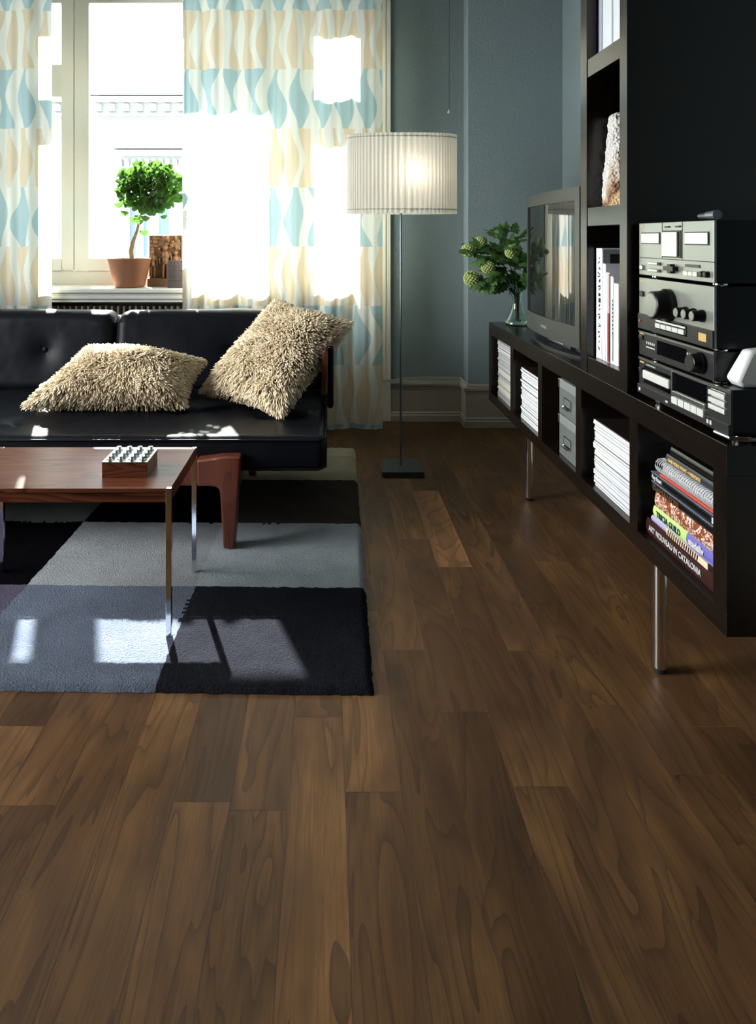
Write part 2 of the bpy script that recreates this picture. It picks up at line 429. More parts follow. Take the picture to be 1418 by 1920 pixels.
# baseboard along recess, reveal and pier
def sweep(path, prof):
    m = MB(); n = len(prof); P = [Vector(p) for p in path]; vs = []
    for i, p in enumerate(P):
        ns = []
        if i > 0: d = (P[i]-P[i-1]).normalized(); ns.append(Vector((d.y, -d.x)))
        if i < len(P)-1: d = (P[i+1]-P[i]).normalized(); ns.append(Vector((d.y, -d.x)))
        nn = sum(ns, Vector((0, 0))).normalized(); sc = 1/max(.3, nn.dot(ns[0]))
        for d_, z in prof: vs.append((p.x+nn.x*d_*sc, p.y+nn.y*d_*sc, z))
    fs = [(i*n+k, i*n+(k+1) % n, (i+1)*n+(k+1) % n, (i+1)*n+k) for i in range(len(P)-1) for k in range(n)]
    fs += [tuple(range(n)), tuple((len(P)-1)*n+k for k in range(n-1, -1, -1))]
    m.add(vs, fs); return m
prof = [(0, 0), (.030, 0), (.030, .038), (.024, .044), (.026, .052), (.018, .060), (.018, .200), (.024, .206), (.022, .214), (.032, .222), (.034, .238), (.024, .247), (.012, .252), (0, .254)]
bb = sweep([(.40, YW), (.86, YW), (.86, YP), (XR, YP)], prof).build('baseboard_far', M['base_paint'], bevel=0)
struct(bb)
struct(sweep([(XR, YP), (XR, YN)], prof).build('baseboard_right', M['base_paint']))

# window 1 : frame, sashes, glass
YF = 4.42
w1 = bpy.data.objects.new('window_1', None); C.objects.link(w1); w1['kind'] = 'structure'; w1['_w'] = (0, 0, 0)
m = MB()
m.box(OPL, OPR, YF-.01, YF+.10, .80, .932)                       # bottom frame
m.box(OPL, OPR, YF, YF+.10, 2.74, 2.86)
for a, b in ((OPL, OPL+.06), (-2.02, -1.93), (-.385, -.252), (.079, OPR+.01)): m.box(a, b, YF, YF+.10, .86, 2.86)
m.box(-.252, .079, YF, YF+.08, 2.06, 2.27)  # unseen transom, added to cast a band of shade on the right curtain
m.box(-1.93, -1.706, YF, YF+.08, 2.06, 2.27)  # likewise an unseen bar, added to shade the left curtain
m.build('window_frame', M['white_paint'], w1, bevel=.004)
def sash(x0, x1, z0, z1, sw=.07, rail=.08):
    m = MB(); y0, y1 = YF-.022, YF+.03
    m.box(x0, x0+sw, y0, y1, z0, z1); m.box(x1-sw, x1, y0, y1, z0, z1); m.box(x0+sw, x1-sw, y0, y1, z0, z0+rail); m.box(x0+sw, x1-sw, y0, y1, z1-rail, z1)
    s_ = m.build('sash', M['white_paint'], w1, bevel=.004)
    g = MB().box(x0+sw-.01, x1-sw+.01, YF+.005, YF+.009, z0+rail-.01, z1-rail+.01).build('pane', M['pane'], s_)
sash(-1.925, -1.632, .934, 2.74, sw=.0745)
sash(-1.628, -.382, .934, 2.74, sw=.088)
sash(-2.88, -2.03, .934, 2.74, .07)
sash(-.25, .077, .934, 2.74, .012)
# sill board with stepped moulding
m = MB(); m.prism([(YF, .8455), (4.065, .8455), (4.058, .838), (4.058, .822), (4.066, .815), (4.082, .812), (4.082, .800), (4.074, .794), (4.074, .783), (4.086, .774), (4.086, .762), (4.12, .757), (4.28, .757), (YF, .80)], 'X', -2.9, .14)
m.build('window_sill', M['sill_paint'], w1)
# casing
m = MB(); m.box(OPR, .40, YW-.03, YW+.001, .0, 2.95); m.box(OPR+.02, .37, YW-.036, YW-.02, .3, 2.9); m.box(OPR-.001, OPR+.02, YW-.03, YF, .86, 2.86)
o = m.build('trim_1', M['white_paint'], bevel=.004); struct(o)

# radiator in the niche beneath the sill
rad = thing('radiator', 'brown ribbed radiator under the white window sill behind the sofa', 'radiator', (-1.3, 4.18, .1))
m = MB()
x = -2.5
while x < -.25:
    m.prism([(x, 4.165), (x+.010, 4.115), (x+.022, 4.115), (x+.032, 4.165)], 'Z', .14, .735); x += .036
m.box(-2.5, -.25, 4.165, 4.22, .14, .735); m.build('fin_panel', M['radiator'], rad)
m = MB(); m.tube([(-2.4, 4.19, .0), (-2.4, 4.19, .15)], .012); m.build('foot_pipe', M['radiator'], rad, smooth=True)
m = MB(); m.tube([(-.35, 4.19, .0), (-.35, 4.19, .15)], .012); m.build('foot_pipe', M['radiator'], rad, smooth=True)

# building over the street
fb = thing('street_building', 'pale rendered building across the street seen through the window', 'building', (-2, 14, -6))
FY = 14.0
m = MB(); m.box(-12, 8, FY, FY+.5, -6, 4.15); m.build('wall', M['facade'], fb)
m = MB()
for z0, z1, d in ((4.03, 4.15, .35), (3.90, 4.0, .22), (3.62, 3.68, .12), (3.50, 3.56, .08)): m.box(-12, 8, FY-d, FY, z0, z1)
x = -12
while x < 8: m.box(x, x+.12, FY-.16, FY, 3.72, 3.86); x += .28
m.build('cornice', M['facade2'], fb)
m = MB(); m.add([(-12, FY-.1, 4.15), (8, FY-.1, 4.15), (8, FY+2.5, 5.3), (-12, FY+2.5, 5.3)], [(0, 1, 2, 3)]); m.add([(-12, FY-.1, 4.1), (8, FY-.1, 4.1), (8, FY+2.5, 5.25), (-12, FY+2.5, 5.25)], [(3, 2, 1, 0)]); m.build('roof', M['roof'], fb)
for cx in (-7.3, -3.25, .8):
    fr = MB(); fr.box(cx-1.25, cx+1.25, FY-.30, FY, 2.95, 3.08); fr.box(cx-1.1, cx+1.1, FY-.2, FY, 2.80, 2.92); 
    x = cx-1.0
    while x < cx+.95: fr.box(x, x+.07, FY-.14, FY, 2.60, 2.74); x += .14
    fr.box(cx-.95, cx-.78, FY-.08, FY, -.6, 2.6); fr.box(cx+.78, cx+.95, FY-.08, FY, -.6, 2.6)
    f_ = fr.build('window', M['facade2'], fb)
    g = MB(); g.box(cx-.78, cx+.78, FY-.02, FY+.0, -.6, 1.75); g.build('pane', M['facade_glass'], f_)
    g = MB(); g.box(cx-.66, cx-.50, FY-.05, FY-.02, -.6, 1.75); g.box(cx-.42, cx-.18, FY-.05, FY-.02, -.6, 1.75); g.box(cx+.02, cx+.68, FY-.05, FY-.02, -.6, 1.75); g.build('sash_bar', M['facade2'], f_)
struct(MB().box(-14, 10, 4.7, 30, -6.1, -6.0).build('street_ground', plain('street_paving', (.55, .54, .5), .9)))

# translucent sheets on rollers, added to shape where the sun falls
for lab, a, b, z in (('white added sun blind at the top of the window above the potted tree', -1.80, -1.035, 2.135),
                     ('white added sun blind hanging slightly higher, mostly behind the right curtain', -1.03, -.39, 2.285),
                     ('white added sun blind fully drawn behind the left curtain', -2.93, -1.99, .87)):
    bl = thing('sun_blocker', lab, 'blocker', ((a+b)/2, 4.54, 2.83))
    MB().box(a, b, 4.535, 4.5365, z, 2.84).build('fabric', M['blocker'], bl)
    MB().tube([(a, 4.55, 2.83), (b, 4.55, 2.83)], .012).build('roller', M['white_paint'], bl, smooth=True)

# curtains
def curtain(x0, x1, label, off, y0=4.0, z0=.028, z1=2.80, seed=1):
    rr = random.Random(seed)
    nx = int((x1-x0)/.008); nz = 60
    phs = [(rr.uniform(3, 5.5), rr.uniform(0, 6.3), .016), (rr.uniform(8, 11), rr.uniform(0, 6.3), .008), (rr.uniform(16, 22), rr.uniform(0, 6.3), .0035)]
    def Y(x, t):
        s = 0
        for f, p, a in phs: s += a*math.sin((x-x0)*f*2*PI/1.2*1.2 + p + .5*t)
        return y0 + s*(1.0+.25*t) - .02*(1-t)*0
    vs = []; uvs = []
    for j in range(nz+1):
        t = j/nz; z = z0+(z1-z0)*t
        u = 0; px = None
        for i in range(nx+1):
            x = x0+(x1-x0)*i/nx; y = Y(x, t)
            if px is not None: u += math.hypot(x-px, y-py)
            px, py = x, y
            vs.append((x, y, z)); uvs.append((u+off, z))
    fs = [(j*(nx+1)+i, j*(nx+1)+i+1, (j+1)*(nx+1)+i+1, (j+1)*(nx+1)+i) for j in range(nz) for i in range(nx)]
    me = bpy.data.meshes.new('curtain'); me.from_pydata(vs, [], fs); me.materials.append(M['curtain'])
    uvl = me.uv_layers.new(name='UVMap')
    for l in me.loops: uvl.data[l.index].uv = uvs[l.vertex_index]
    me.polygons.foreach_set('use_smooth', [True]*len(fs))
    r = thing('curtain', label, 'curtain', ((x0+x1)/2, y0, z0))
    o = bpy.data.objects.new('drape', me); C.objects.link(o); o.parent = r; o['_w'] = r['_w']
    me.transform(Matrix.Translation(-Vector(r['_w'])))
    m = MB(); m.box(x0, x1, y0-.04, y0+.03, 2.78, 2.80); m.build('heading_tape', M['white_paint'], r)
    return r
curtain(-.842, .328, 'patterned blue and beige curtain panel to the right of the potted tree', .35, seed=5)
curtain(-2.55, -1.615, 'patterned blue and beige curtain at the left edge, left of the window mullion', .1, seed=9)
rl = MB(); rl.tube([(-2.9, 4.0, 2.83), (.6, 4.0, 2.83)], .014)
tag(rl.build('curtain_rail', M['white_paint'], smooth=True, loc=(-1.1, 4.0, 2.83)), 'white rail above the window carrying the curtains', 'curtain rail')

# cable along the baseboard top
m = MB()
pts = [(.335, 4.245, .262), (.42, 4.245, .262), (.46, 4.25, .270), (.50, 4.262, .274), (.62, 4.262, .276), (.74, 4.26, .276), (.835, 4.262, .274), (.845, 4.20, .262), (.85, 4.13, .262), (.90, 4.122, .258), (1.10, 4.122, .258), (1.42, 4.122, .258)]
m.tube(pts, .0045, 6); m.tube([(p[0], p[1]-.002, p[2]-.008) for p in pts], .0035, 6)
tag(m.build('cable', M['cable'], smooth=True, loc=(.6, 4.25, .26)), 'thin pale cables lying along the top of the baseboard', 'cable')
pc = thing('pull_cord', 'thin pull cord hanging on the blue wall beside the floor lamp', 'cord', (.75, 4.2, 1.92))
m = MB(); m.tube([(.752, 4.2, 1.935), (.755, 4.2, 3.04)], .0016, 6); m.build('cord', plain('cord_brown', (.07, .05, .04), .8), pc)
m = MB(); m.lathe([(.0, -.002), (.010, 0), (.008, .012), (.003, .024), (0, .025)], (.752, 4.2, 1.912), 12); m.build('pendant', plain('cord_pendant', (.5, .45, .42), .4), pc, smooth=True)

# ------------------------------------------------------------------ rug
RA = math.radians(-1.0)
def rug():
    L, Wd, T = 1.98, 2.75, .017    # depth, width
    orig = Vector((.118, 1.712))
    cols = [.555, 1.105, 1.66, 2.21, 2.76]
    rows = [.495, .985, 1.47, 2.0]
    K = dict(N=lin(38, 39, 46), B=lin(108, 118, 136), P=lin(92, 88, 108), K=lin(14, 14, 18), L=lin(172, 184, 192), L2=lin(164, 170, 176), D=lin(74, 70, 66), G=lin(118, 122, 124), C=lin(176, 172, 152))
    grid = [['N', 'B', 'P', 'L', 'K'], ['L', 'L2', 'K', 'B', 'P'], ['D', 'K', 'G', 'B', 'L'], ['C', 'B', 'K', 'P', 'D']]
    st = .0115
    nu, nv = int(Wd/st), int(L/st)
    ca, sa = math.cos(RA), math.sin(RA)
    vs = []; cl = []
    for j in range(nv+1):
        for i in range(nu+1):
            u = i*st; v = j*st
            e = min(u, v, nu*st-u, nv*st-v)
            h = T*(1-max(0, 1-e/.016)**2) if e > 0 else 0.001
            nz = noise.noise(Vector((u*45, v*45, 0)))*.0018 + R.uniform(-.0008, .0008)
            if e > 0: h += nz
            ju = R.uniform(-.002, .002); jv = R.uniform(-.002, .002)
            X, Y = -(u+ju), v+jv
            vs.append((orig.x+X*ca-Y*sa, orig.y+X*sa+Y*ca, max(.001, h)))
    fs = [(j*(nu+1)+i, (j+1)*(nu+1)+i, (j+1)*(nu+1)+i+1, j*(nu+1)+i+1) for j in range(nv) for i in range(nu)]
    fc = []
    for j in range(nv):
        for i in range(nu):
            u = (i+.5)*st + noise.noise(Vector((j*.05, 3, 0)))*.006 + R.uniform(-.003, .003); v = (j+.5)*st + noise.noise(Vector((i*.05, 9, 0)))*.004+R.uniform(-.002, .002)
            ci = next((q for q, x in enumerate(cols) if u < x), 4); ri = next((q for q, x in enumerate(rows) if v < x), 3)
            c = K[grid[ri][ci]]
            if ri == 3 and v > 1.83: c = tuple(x*1.25 for x in c)
            fc.append(c)
    me = bpy.data.meshes.new('rug'); me.from_pydata(vs, [], fs); me.materials.append(M['rug'])
    at = me.attributes.new('wool', 'FLOAT_COLOR', 'FACE')
    at.data.foreach_set('color', [x for c in fc for x in (*c, 1)])
    me.polygons.foreach_set('use_smooth', [True]*len(fs))
    o = bpy.data.objects.new('rug', me); C.objects.link(o)
    tag(o, 'large wool rug of grey, black and blue squares under the coffee table', 'rug')
rug()

# ------------------------------------------------------------------ sofa
so_ = thing('sofa', 'black leather daybed sofa on reddish teak legs in front of the window', 'sofa', (-1.05, 2.95, 0))
def pad(x0, x1, y0, y1, z0, z1, r, tufts=(), crown=.0, name='cushion', tilt=0, nx=90, ny=50, creases=()):
    """upholstered block: rounded box whose upper face carries tufts; (u,v) on its top face"""
    m = MB(); vs = []
    # build a cube-sphere style rounded grid: top, sides through superellipse cross section
    n1 = nx; prof = []
    k = 10
    # closed section in (y,z) with rounded corners
    def sec():
        pts = []
        for cx, cy, a0 in ((y1-r, z1-r, 0), (y0+r, z1-r, PI/2), (y0+r, z0+r, PI), (y1-r, z0+r, 3*PI/2)):
            for i in range(k+1):
                a = a0+i*PI/2/k; pts.append((cx+r*math.cos(a), cy+r*math.sin(a)))
        out = []
        for i in range(len(pts)):
            a = pts[i]; b = pts[(i+1) % len(pts)]; d = math.hypot(b[0]-a[0], b[1]-a[1]); q = max(1, int(d/.012))
            for j in range(q): out.append((a[0]+(b[0]-a[0])*j/q, a[1]+(b[1]-a[1])*j/q))
        return out
    sp = sec(); n = len(sp); cy, cz = (y0+y1)/2, (z0+z1)/2
    xs = []
    for i in range(k+1): a = PI/2*i/k; xs.append((x0+r-r*math.cos(a), r-r*math.sin(a)))
    q = int((x1-x0-2*r)/.014)
    for i in range(1, q): xs.append((x0+r+(x1-x0-2*r)*i/q, 0))
    for i in range(k, -1, -1): a = PI/2*i/k; xs.append((x1-r+r*math.cos(a), r-r*math.sin(a)))
    for x, ins in xs:
        for (y, z) in sp:
            dy, dz = y-cy, z-cz
            hy, hz = (y1-y0)/2, (z1-z0)/2
            yy = cy+dy*(hy-ins)/hy; zz = cz+dz*(hz-ins)/hz
            vs.append([x, yy, zz])
    fs = [(i*n+j, i*n+(j+1) % n, (i+1)*n+(j+1) % n, (i+1)*n+j) for i in range(len(xs)-1) for j in range(n)]
    fs += [tuple(range(n-1, -1, -1)), tuple((len(xs)-1)*n+j for j in range(n))]
    for v in vs:
        for (tx, ta, tb) in tufts:   # ta: other coordinate along face, mode
            if tb == 'top':
                if v[2] > z1-r:
                    d = math.hypot(v[0]-tx, v[1]-ta); v[2] -= .030*math.exp(-(d/.045)**1.2)
            else:
                if v[1] < y0+r:
                    d = math.hypot(v[0]-tx, v[2]-ta); v[1] += .040*math.exp(-(d/.05)**1.1)
        if crown:
            u = (v[0]-x0)/(x1-x0); w_ = max(0, math.sin(PI*min(1, max(0, u))))**.5
            if v[2] > z1-r: v[2] += crown*(w_-1)
        g = noise.noise(Vector((v[0]*7, v[1]*7, v[2]*7)))*.003+noise.noise(Vector((v[0]*25, v[1]*9, v[2]*25)))*.0012
        v[1] += g; v[2] += g
    m.add(vs, fs); return m
ZS = .41
mseat = pad(-2.35, .0, 2.53, 3.42, .275, ZS, .035, tufts=[(-.62, 2.95, 'top'), (-1.25, 2.75, 'top'), (-1.25, 3.15, 'top'), (-1.9, 2.9, 'top'), (-.25, 2.85, 'top')])
seat = mseat.build('seat_cushion', M['leather'], so_, smooth=True)
m = MB(); 
for z in (ZS-.012, .290): m.tube([(-2.33, 2.529, z), (-.03, 2.529, z), (-.004, 2.56, z), (-.002, 3.38, z)], .0045, 6)
m.build('piping', M['leather'], seat, smooth=True)
for x0, x1 in ((-1.055, .0), (-2.115, -1.062)):
    p = pad(x0, x1, 0, .16, 0, .40, .055, tufts=[((x0+x1)/2+(.19 if x0 < -1.06 else .05), .20, 'front')], crown=.012)
    # lean backwards
    for i, v in enumerate(p.v):
        z = v[2]; p.v[i] = (v[0], v[1]+3.31+z*.24, z*.97+.395)
    bk = p.build('back_cushion', M['leather'], so_, smooth=True)
    b = MB(); bx = (x0+x1)/2+(.19 if x0 < -1.06 else .05); b.ell((bx, 3.392, .592), (.016, .010, .016)); b.build('button', M['leather'], bk, smooth=True)
# frame
m = MB(); m.box(-2.2, -.42, 2.62, 3.38, .235, .277); m.build('frame', M['teak'], so_, bevel=.006)
m = MB(); m.prism([(3.46, .30), (3.50, .30), (3.66, .735), (3.62, .735)], 'X', -2.1, -.02); m.build('back_rail', M['matte_black'], so_, bevel=.01)
# right arm : padded bolster with teak cap
m = pad(.0, .030, 2.98, 3.44, .40, .668, .0145); m.build('arm_pad', M['leather'], so_, smooth=True)
m = MB(); m.prism([(-.024, .468), (.002, .475), (.006, .655), (.0, .665), (-.010, .668), (-.018, .66), (-.020, .62)], 'Y', 2.93, 2.975); m.build('arm_slat', M['teak'], so_, bevel=.005)
# front legs with curved knee joined by a rail ; one mesh each
def legmesh(xc, y0, y1, sgn):
    w0, w1 = .078, .040
    P = []
    P.append((xc+.0*sgn, .353))
    out = [(xc+.040*sgn, .353), (xc+.018*sgn, .0195), (xc-.024*sgn, .0195), (xc-.036*sgn, .225)]
    for a in range(1, 6):
        t = a/6*PI/2; out.append((xc-(.036+.030*(1-math.cos(t)))*sgn, .225+.020*math.sin(t)))
    out += [(xc-.075*sgn, .246), (xc-.12*sgn, .246), (xc-.12*sgn, .342), (xc-.02*sgn, .354)]
    return MB().prism(out, 'Y', y0, y1)
legmesh(-.352, 2.475, 2.53, 1).build('leg', M['teak'], so_, bevel=.007)
legmesh(-1.80, 2.475, 2.53, -1).build('leg', M['teak'], so_, bevel=.007)
m = MB(); m.box(-1.68, -.472, 2.480, 2.527, .246, .342); m.build('front_rail', M['teak'], so_, bevel=.006)
for xc, sg in ((-.36, 1), (-1.80, -1)):
    m = MB(); m.add([(xc-.03, 3.15, .24), (xc+.03, 3.15, .24), (xc+.03, 3.21, .24), (xc-.03, 3.21, .24), (xc-.01, 3.24, .016), (xc+.025, 3.24, .016), (xc+.025, 3.28, .016), (xc-.01, 3.28, .016)],
                    [(0, 3, 2, 1), (4, 5, 6, 7), (0, 1, 5, 4), (1, 2, 6, 5), (2, 3, 7, 6), (3, 0, 4, 7)])
    m.build('leg', M['teak'], so_, bevel=.005)
    m = MB(); m.box(xc-.03, xc+.03, 2.53, 3.2, .20, .24); m.build('cross_rail', M['teak'], so_, bevel=.005)

# ------------------------------------------------------------------ shaggy cushions
def cushion(c, th, label, n, seed, pinch=.12, sag=(0, 0, 0)):
    rr = random.Random(seed)
    c = [Vector(x) for x in c]   # BL, BR, TR, TL
    nrm = (c[1]-c[0]).cross(c[3]-c[0]).normalized()
    ctr = sum(c, Vector())/4
    def P(u, v, side):
        a = c[0].lerp(c[1], (u+1)/2); b = c[3].lerp(c[2], (u+1)/2); p = a.lerp(b, (v+1)/2)
        k = pinch*((1-u*u)*v*v + (1-v*v)*u*u)
        p = p + (ctr-p)*k
        h = max(0, (1-u**4))**.6*max(0, (1-v**4))**.6
        h *= (1 - .12*math.cos(3*u+seed)*math.sin(2.5*v))
        h += .10*noise.noise(Vector((u*1.6+seed, v*1.6, side)))*h
        return p + nrm*side*h*th*.5
    N = 28; m = MB()
    for side in (1, -1):
        vs = [P(-1+2*i/N, -1+2*j/N, side) for j in range(N+1) for i in range(N+1)]
        m.add(vs, [(j*(N+1)+i, j*(N+1)+i+1, (j+1)*(N+1)+i+1, (j+1)*(N+1)+i) for j in range(N) for i in range(N)])
    base = min(c, key=lambda q: q.z)
    t = thing('shaggy_cushion', label, 'cushion', (ctr.x, ctr.y, base.z))
    m.build('cover', M['cushion_cloth'], t, smooth=True)
    # looped yarn pile
    vs = []; fs = []
    w = Vector(t['_w'])
    for q in range(n):
        side = 1 if rr.random() < .74 else -1
        u = rr.uniform(-1, 1); v = rr.uniform(-1, 1)
        if rr.random() < .16:
            if rr.random() < .5: u = math.copysign(rr.uniform(.93, 1), u)
            else: v = math.copysign(rr.uniform(.93, 1), v)
        p = P(u, v, side); e = .02
        du = P(min(1, u+e), v, side)-P(max(-1, u-e), v, side); dv = P(u, min(1, v+e), side)-P(u, max(-1, v-e), side)
        nn = du.cross(dv)*side
        if nn.length < 1e-9: nn = nrm*side
        nn.normalize()
        if nn.dot(nrm*side) < 0: nn = -nn
        edge = max(abs(u), abs(v)); ew = max(0, (edge-.75)/.25)
        outw = (p-ctr); outw -= nrm*outw.dot(nrm); outw.normalize()
        cl = Vector((noise.noise(p*14+Vector((7, 0, 0))), noise.noise(p*14+Vector((0, 9, 0))), noise.noise(p*14)))
        d = (nn*(1-.5*ew)+outw*(.35+1.1*ew)+Vector((0, 0, -.45))+cl*.9+Vector((rr.uniform(-.45, .45), rr.uniform(-.45, .45), rr.uniform(-.45, .45)))).normalized()
        L = rr.uniform(.018, .030); r0 = rr.uniform(.0018, .0025)
        a = d.orthogonal().normalized(); b = d.cross(a)
        o = len(vs); bend = Vector((rr.uniform(-1, 1), rr.uniform(-1, 1), -1.0))*.006
        for s_, rs in ((-.1, .9), (.45, 1.0), (.88, 1.05), (1.0, .55)):
            pc_ = p + d*L*s_ + bend*max(0, s_)**2 - w
            for kk in range(4):
                an = PI/2*kk; vs.append(tuple(pc_ + (a*math.cos(an)+b*math.sin(an))*r0*rs))
        for s_ in range(3):
            for kk in range(4): fs.append((o+s_*4+kk, o+s_*4+(kk+1) % 4, o+s_*4+4+(kk+1) % 4, o+s_*4+4+kk))
        fs.append((o+12, o+13, o+14, o+15))
    me = bpy.data.meshes.new('yarn_pile'); me.from_pydata(vs, [], fs); me.materials.append(M['shag'])
    me.polygons.foreach_set('use_smooth', [True]*len(fs))
    o = bpy.data.objects.new('yarn_pile', me); C.objects.link(o); o.parent = t; o['kind'] = 'stuff'
    return t
cushion([(-1.27, 2.87, .445), (-.60, 2.87, .450), (-.555, 3.06, .60), (-1.05, 3.03, .665)], .25, 'beige shaggy cushion lying flat on the middle of the sofa seat', 9500, 3)
cushion([(-.55, 3.02, .475), (-.185, 2.76, .435), (.105, 3.10, .765), (-.240, 3.29, .845)], .17, 'beige shaggy cushion standing on its corner against the right sofa arm', 9500, 8)

# ------------------------------------------------------------------ coffee table
ct = thing('coffee_table', 'low rosewood coffee table with slim chrome legs on the rug', 'table', (-.77, 2.13, 0))
TX0, TX1, TY0, TY1, TZ = -1.11, -.441, 1.934, 2.322, .437
m = MB(); m.box(TX0+.003, TX1-.003, TY0+.003, TY1-.003, TZ-.012, TZ); m.build('tabletop', M['rosewood'], ct, bevel=.001)
m = MB(); m.box(TX0+.016, TX1-.016, TY0+.006, TY0+.022, TZ-.040, TZ-.012); m.box(TX0+.016, TX1-.016, TY1-.022, TY1-.006, TZ-.040, TZ-.012)
m.box(TX0+.004, TX0+.020, TY0+.02, TY1-.02, TZ-.040, TZ-.012); m.box(TX1-.020, TX1-.004, TY0+.02, TY1-.02, TZ-.040, TZ-.012); m.build('apron', M['rosewood'], ct)
for x in (TX0, TX1-.016):
    for y in (TY0, TY1-.016):
        m = MB(); m.box(x, x+.016, y, y+.016, .017, TZ+.0006); m.build('leg', M['chrome'], ct, bevel=.0012)
# wooden game box
gb = thing('game_box', 'small square wooden box with sixteen metal pegs on the coffee table', 'game', (-.6, 2.09, TZ))
bx0, bx1, by0, by1, bz = -.668, -.534, 2.026, 2.152, TZ+.0002
m = MB(); m.box(bx0, bx1, by0, by1, bz, bz+.043); m.build('box', M['rosewood'], gb, bevel=.001)
m = MB(); m.box(bx0-.001, bx1+.001, by0-.001, by1+.001, bz+.043, bz+.046); pl = m.build('metal_plate', M['steel'], gb, bevel=.0006)
for i in range(4):
    for j in range(4):
        px, py = bx0+.018+i*.0328, by0+.016+j*.0315
        m = MB(); m.lathe([(.0115, 0), (.0105, .0025), (.0065, .005), (.0055, .008), (.0075, .010), (.0078, .0125), (.004, .0125), (.004, .0105), (0, .0105)], (px, py, bz+.046), 8)
        m.build('peg', M['steel'], gb)

# ------------------------------------------------------------------ floor lamp
LX, LY = .3655, 3.367
lp = thing('floor_lamp', 'tall floor lamp with ribbed white shade on a square dark base', 'lamp', (LX, LY, 0))
m = MB(); m.box(LX-.10, LX+.10, LY-.10, LY+.10, 0.0005, .026); m.build('base', M['slate_base'], lp, bevel=.0015)
m = MB(); m.tube([(LX, LY, .026), (LX, LY, 1.50)], .0052, 12); m.build('pole', plain('lamp_pole_metal', (.16, .20, .22), .35, metal=.8), lp, smooth=True)
n = 150; pts_o = []
SA, SB = .268, .105
def shpt(a, k): return (LX+.004+(SA+k)*math.copysign(abs(math.cos(a))**.85, math.cos(a)), LY+(SB+k)*math.copysign(abs(math.sin(a))**.85, math.sin(a)))
m = MB(); nn = n*2; vs = []
for z in (1.266, 1.272, 1.646, 1.652):
    for k in range(nn):
        a = 2*PI*k/nn; x, y = shpt(a, .0032 if k % 4 < 2 else -.0026); vs.append((x, y, z))
fs = [(i*nn+k, i*nn+(k+1) % nn, (i+1)*nn+(k+1) % nn, (i+1)*nn+k) for i in range(3) for k in range(nn)]
m.add(vs, fs); shd = m.build('shade', M['shade'], lp, fix=False)
for z in (1.284, 1.634):
    m = MB(); nv = 300; 
    vs = []
    for k in range(nv):
        a = 2*PI*k/nv; 
        for kk, dz in ((.0036, 0), (.0036, .004), (-.001, .004), (-.001, 0)):
            x, y = shpt(a, kk-.0002 if k % 4 < 2 else kk-.004); vs.append((x, y, z+dz))
    m.add(vs, [(k*4+q, k*4+(q+1) % 4, ((k+1) % nv)*4+(q+1) % 4, ((k+1) % nv)*4+q) for k in range(nv) for q in range(4)])
    m.build('stitch_band', plain('stitching', (.45, .43, .38), .8), shd, fix=False)
m = MB()
for sx_ in (-1, 1): m.tube([(LX, LY, 1.50), (LX+.004+sx_*(SA-.006), LY, 1.50)], .002, 6)
m.build('spider', M['steel'], lp)
m = MB(); m.ell((LX+.06, LY, 1.46), (.028, .028, .036), 16, 10); 
bt = NT('bulb_glass'); bm_ = bt.end(bt.n('ShaderNodeEmission', {'Color': (1, .86, .68, 1), 'Strength': 28.0}))
m.build('bulb', bm_, lp, smooth=True)
m = MB(); m.tube([(LX+.01, LY, 1.43), (LX+.06, LY, 1.43)], .004, 8); m.lathe([(.012, 0), (.012, -.03), (0, -.03)], (LX+.06, LY, 1.435), 12); m.build('socket', M['black'], lp, smooth=True)

# ------------------------------------------------------------------ bench and tower
BX0, BX1, BY0, BY1 = .83, 1.26, 1.4165, 3.495
bn = thing('media_bench', 'long black brown bench of open compartments on steel legs', 'tv bench', (1.04, 2.45, 0))
m = MB(); m.box(BX0, BX1, BY0, BY1, .655, .7175); m.build('top_board', M['darkwood'], bn, bevel=.001)
m = MB(); m.box(BX0, BX1, BY0, BY1, .320, .365); m.build('bottom_board', M['darkwood'], bn, bevel=.001)
for a, b in ((BY0, 1.467), (3.449, BY1)): m = MB(); m.box(BX0+.0005, BX1, a, b, .365, .655); m.build('end_panel', M['darkwood_v'], bn)
comps = []
y = 1.467
for i in range(5):
    comps.append((y, y+.357)); y += .357
    if i < 4:
        m = MB(); m.box(BX0+.0005, BX1, y, y+.0485, .365, .655); m.build('divider', M['darkwood_v'], bn); y += .0485
m = MB(); m.box(BX1-.012, BX1-.002, 1.467, 3.449, .365, .655); m.build('back_panel', M['inside'], bn)
for x, y_ in ((.884, 1.811), (.886, 2.99), (1.20, 1.811), (1.20, 2.99)):
    m = MB(); m.tube([(x, y_, .012), (x, y_, .320)], .0175, 24); lg = m.build('leg', M['chrome'], bn, smooth=True)
    m = MB(); m.tube([(x, y_, .0005), (x, y_, .012)], .0165, 24); m.build('foot_cap', M['matte_black'], lg, smooth=True)
tw = thing('bookcase_tower', 'tall narrow black brown bookcase standing on the bench beside the television', 'bookcase', (1.04, 2.06, .7175))
TY0_, TY1_ = 1.887, 2.232; TT = 2.62; z0 = .7178
for a, b in ((TY0_, TY0_+.048), (TY1_-.053, TY1_)): m = MB(); m.box(BX0, 1.25, a, b, z0, TT); m.build('side_panel', M['darkwood_v'], tw, bevel=.001)
for a, b in ((z0, .770), (1.1857, 1.2436), (1.659, 1.716), (2.13, 2.186), (TT-.05, TT)):
    m = MB(); m.box(BX0+.002, 1.24, TY0_+.048, TY1_-.053, a, b); m.build('shelf', M['darkwood'], tw, bevel=.001)
m = MB(); m.box(1.232, 1.245, TY0_+.048, TY1_-.053, .770, TT-.05); m.build('back_panel', M['inside'], tw)

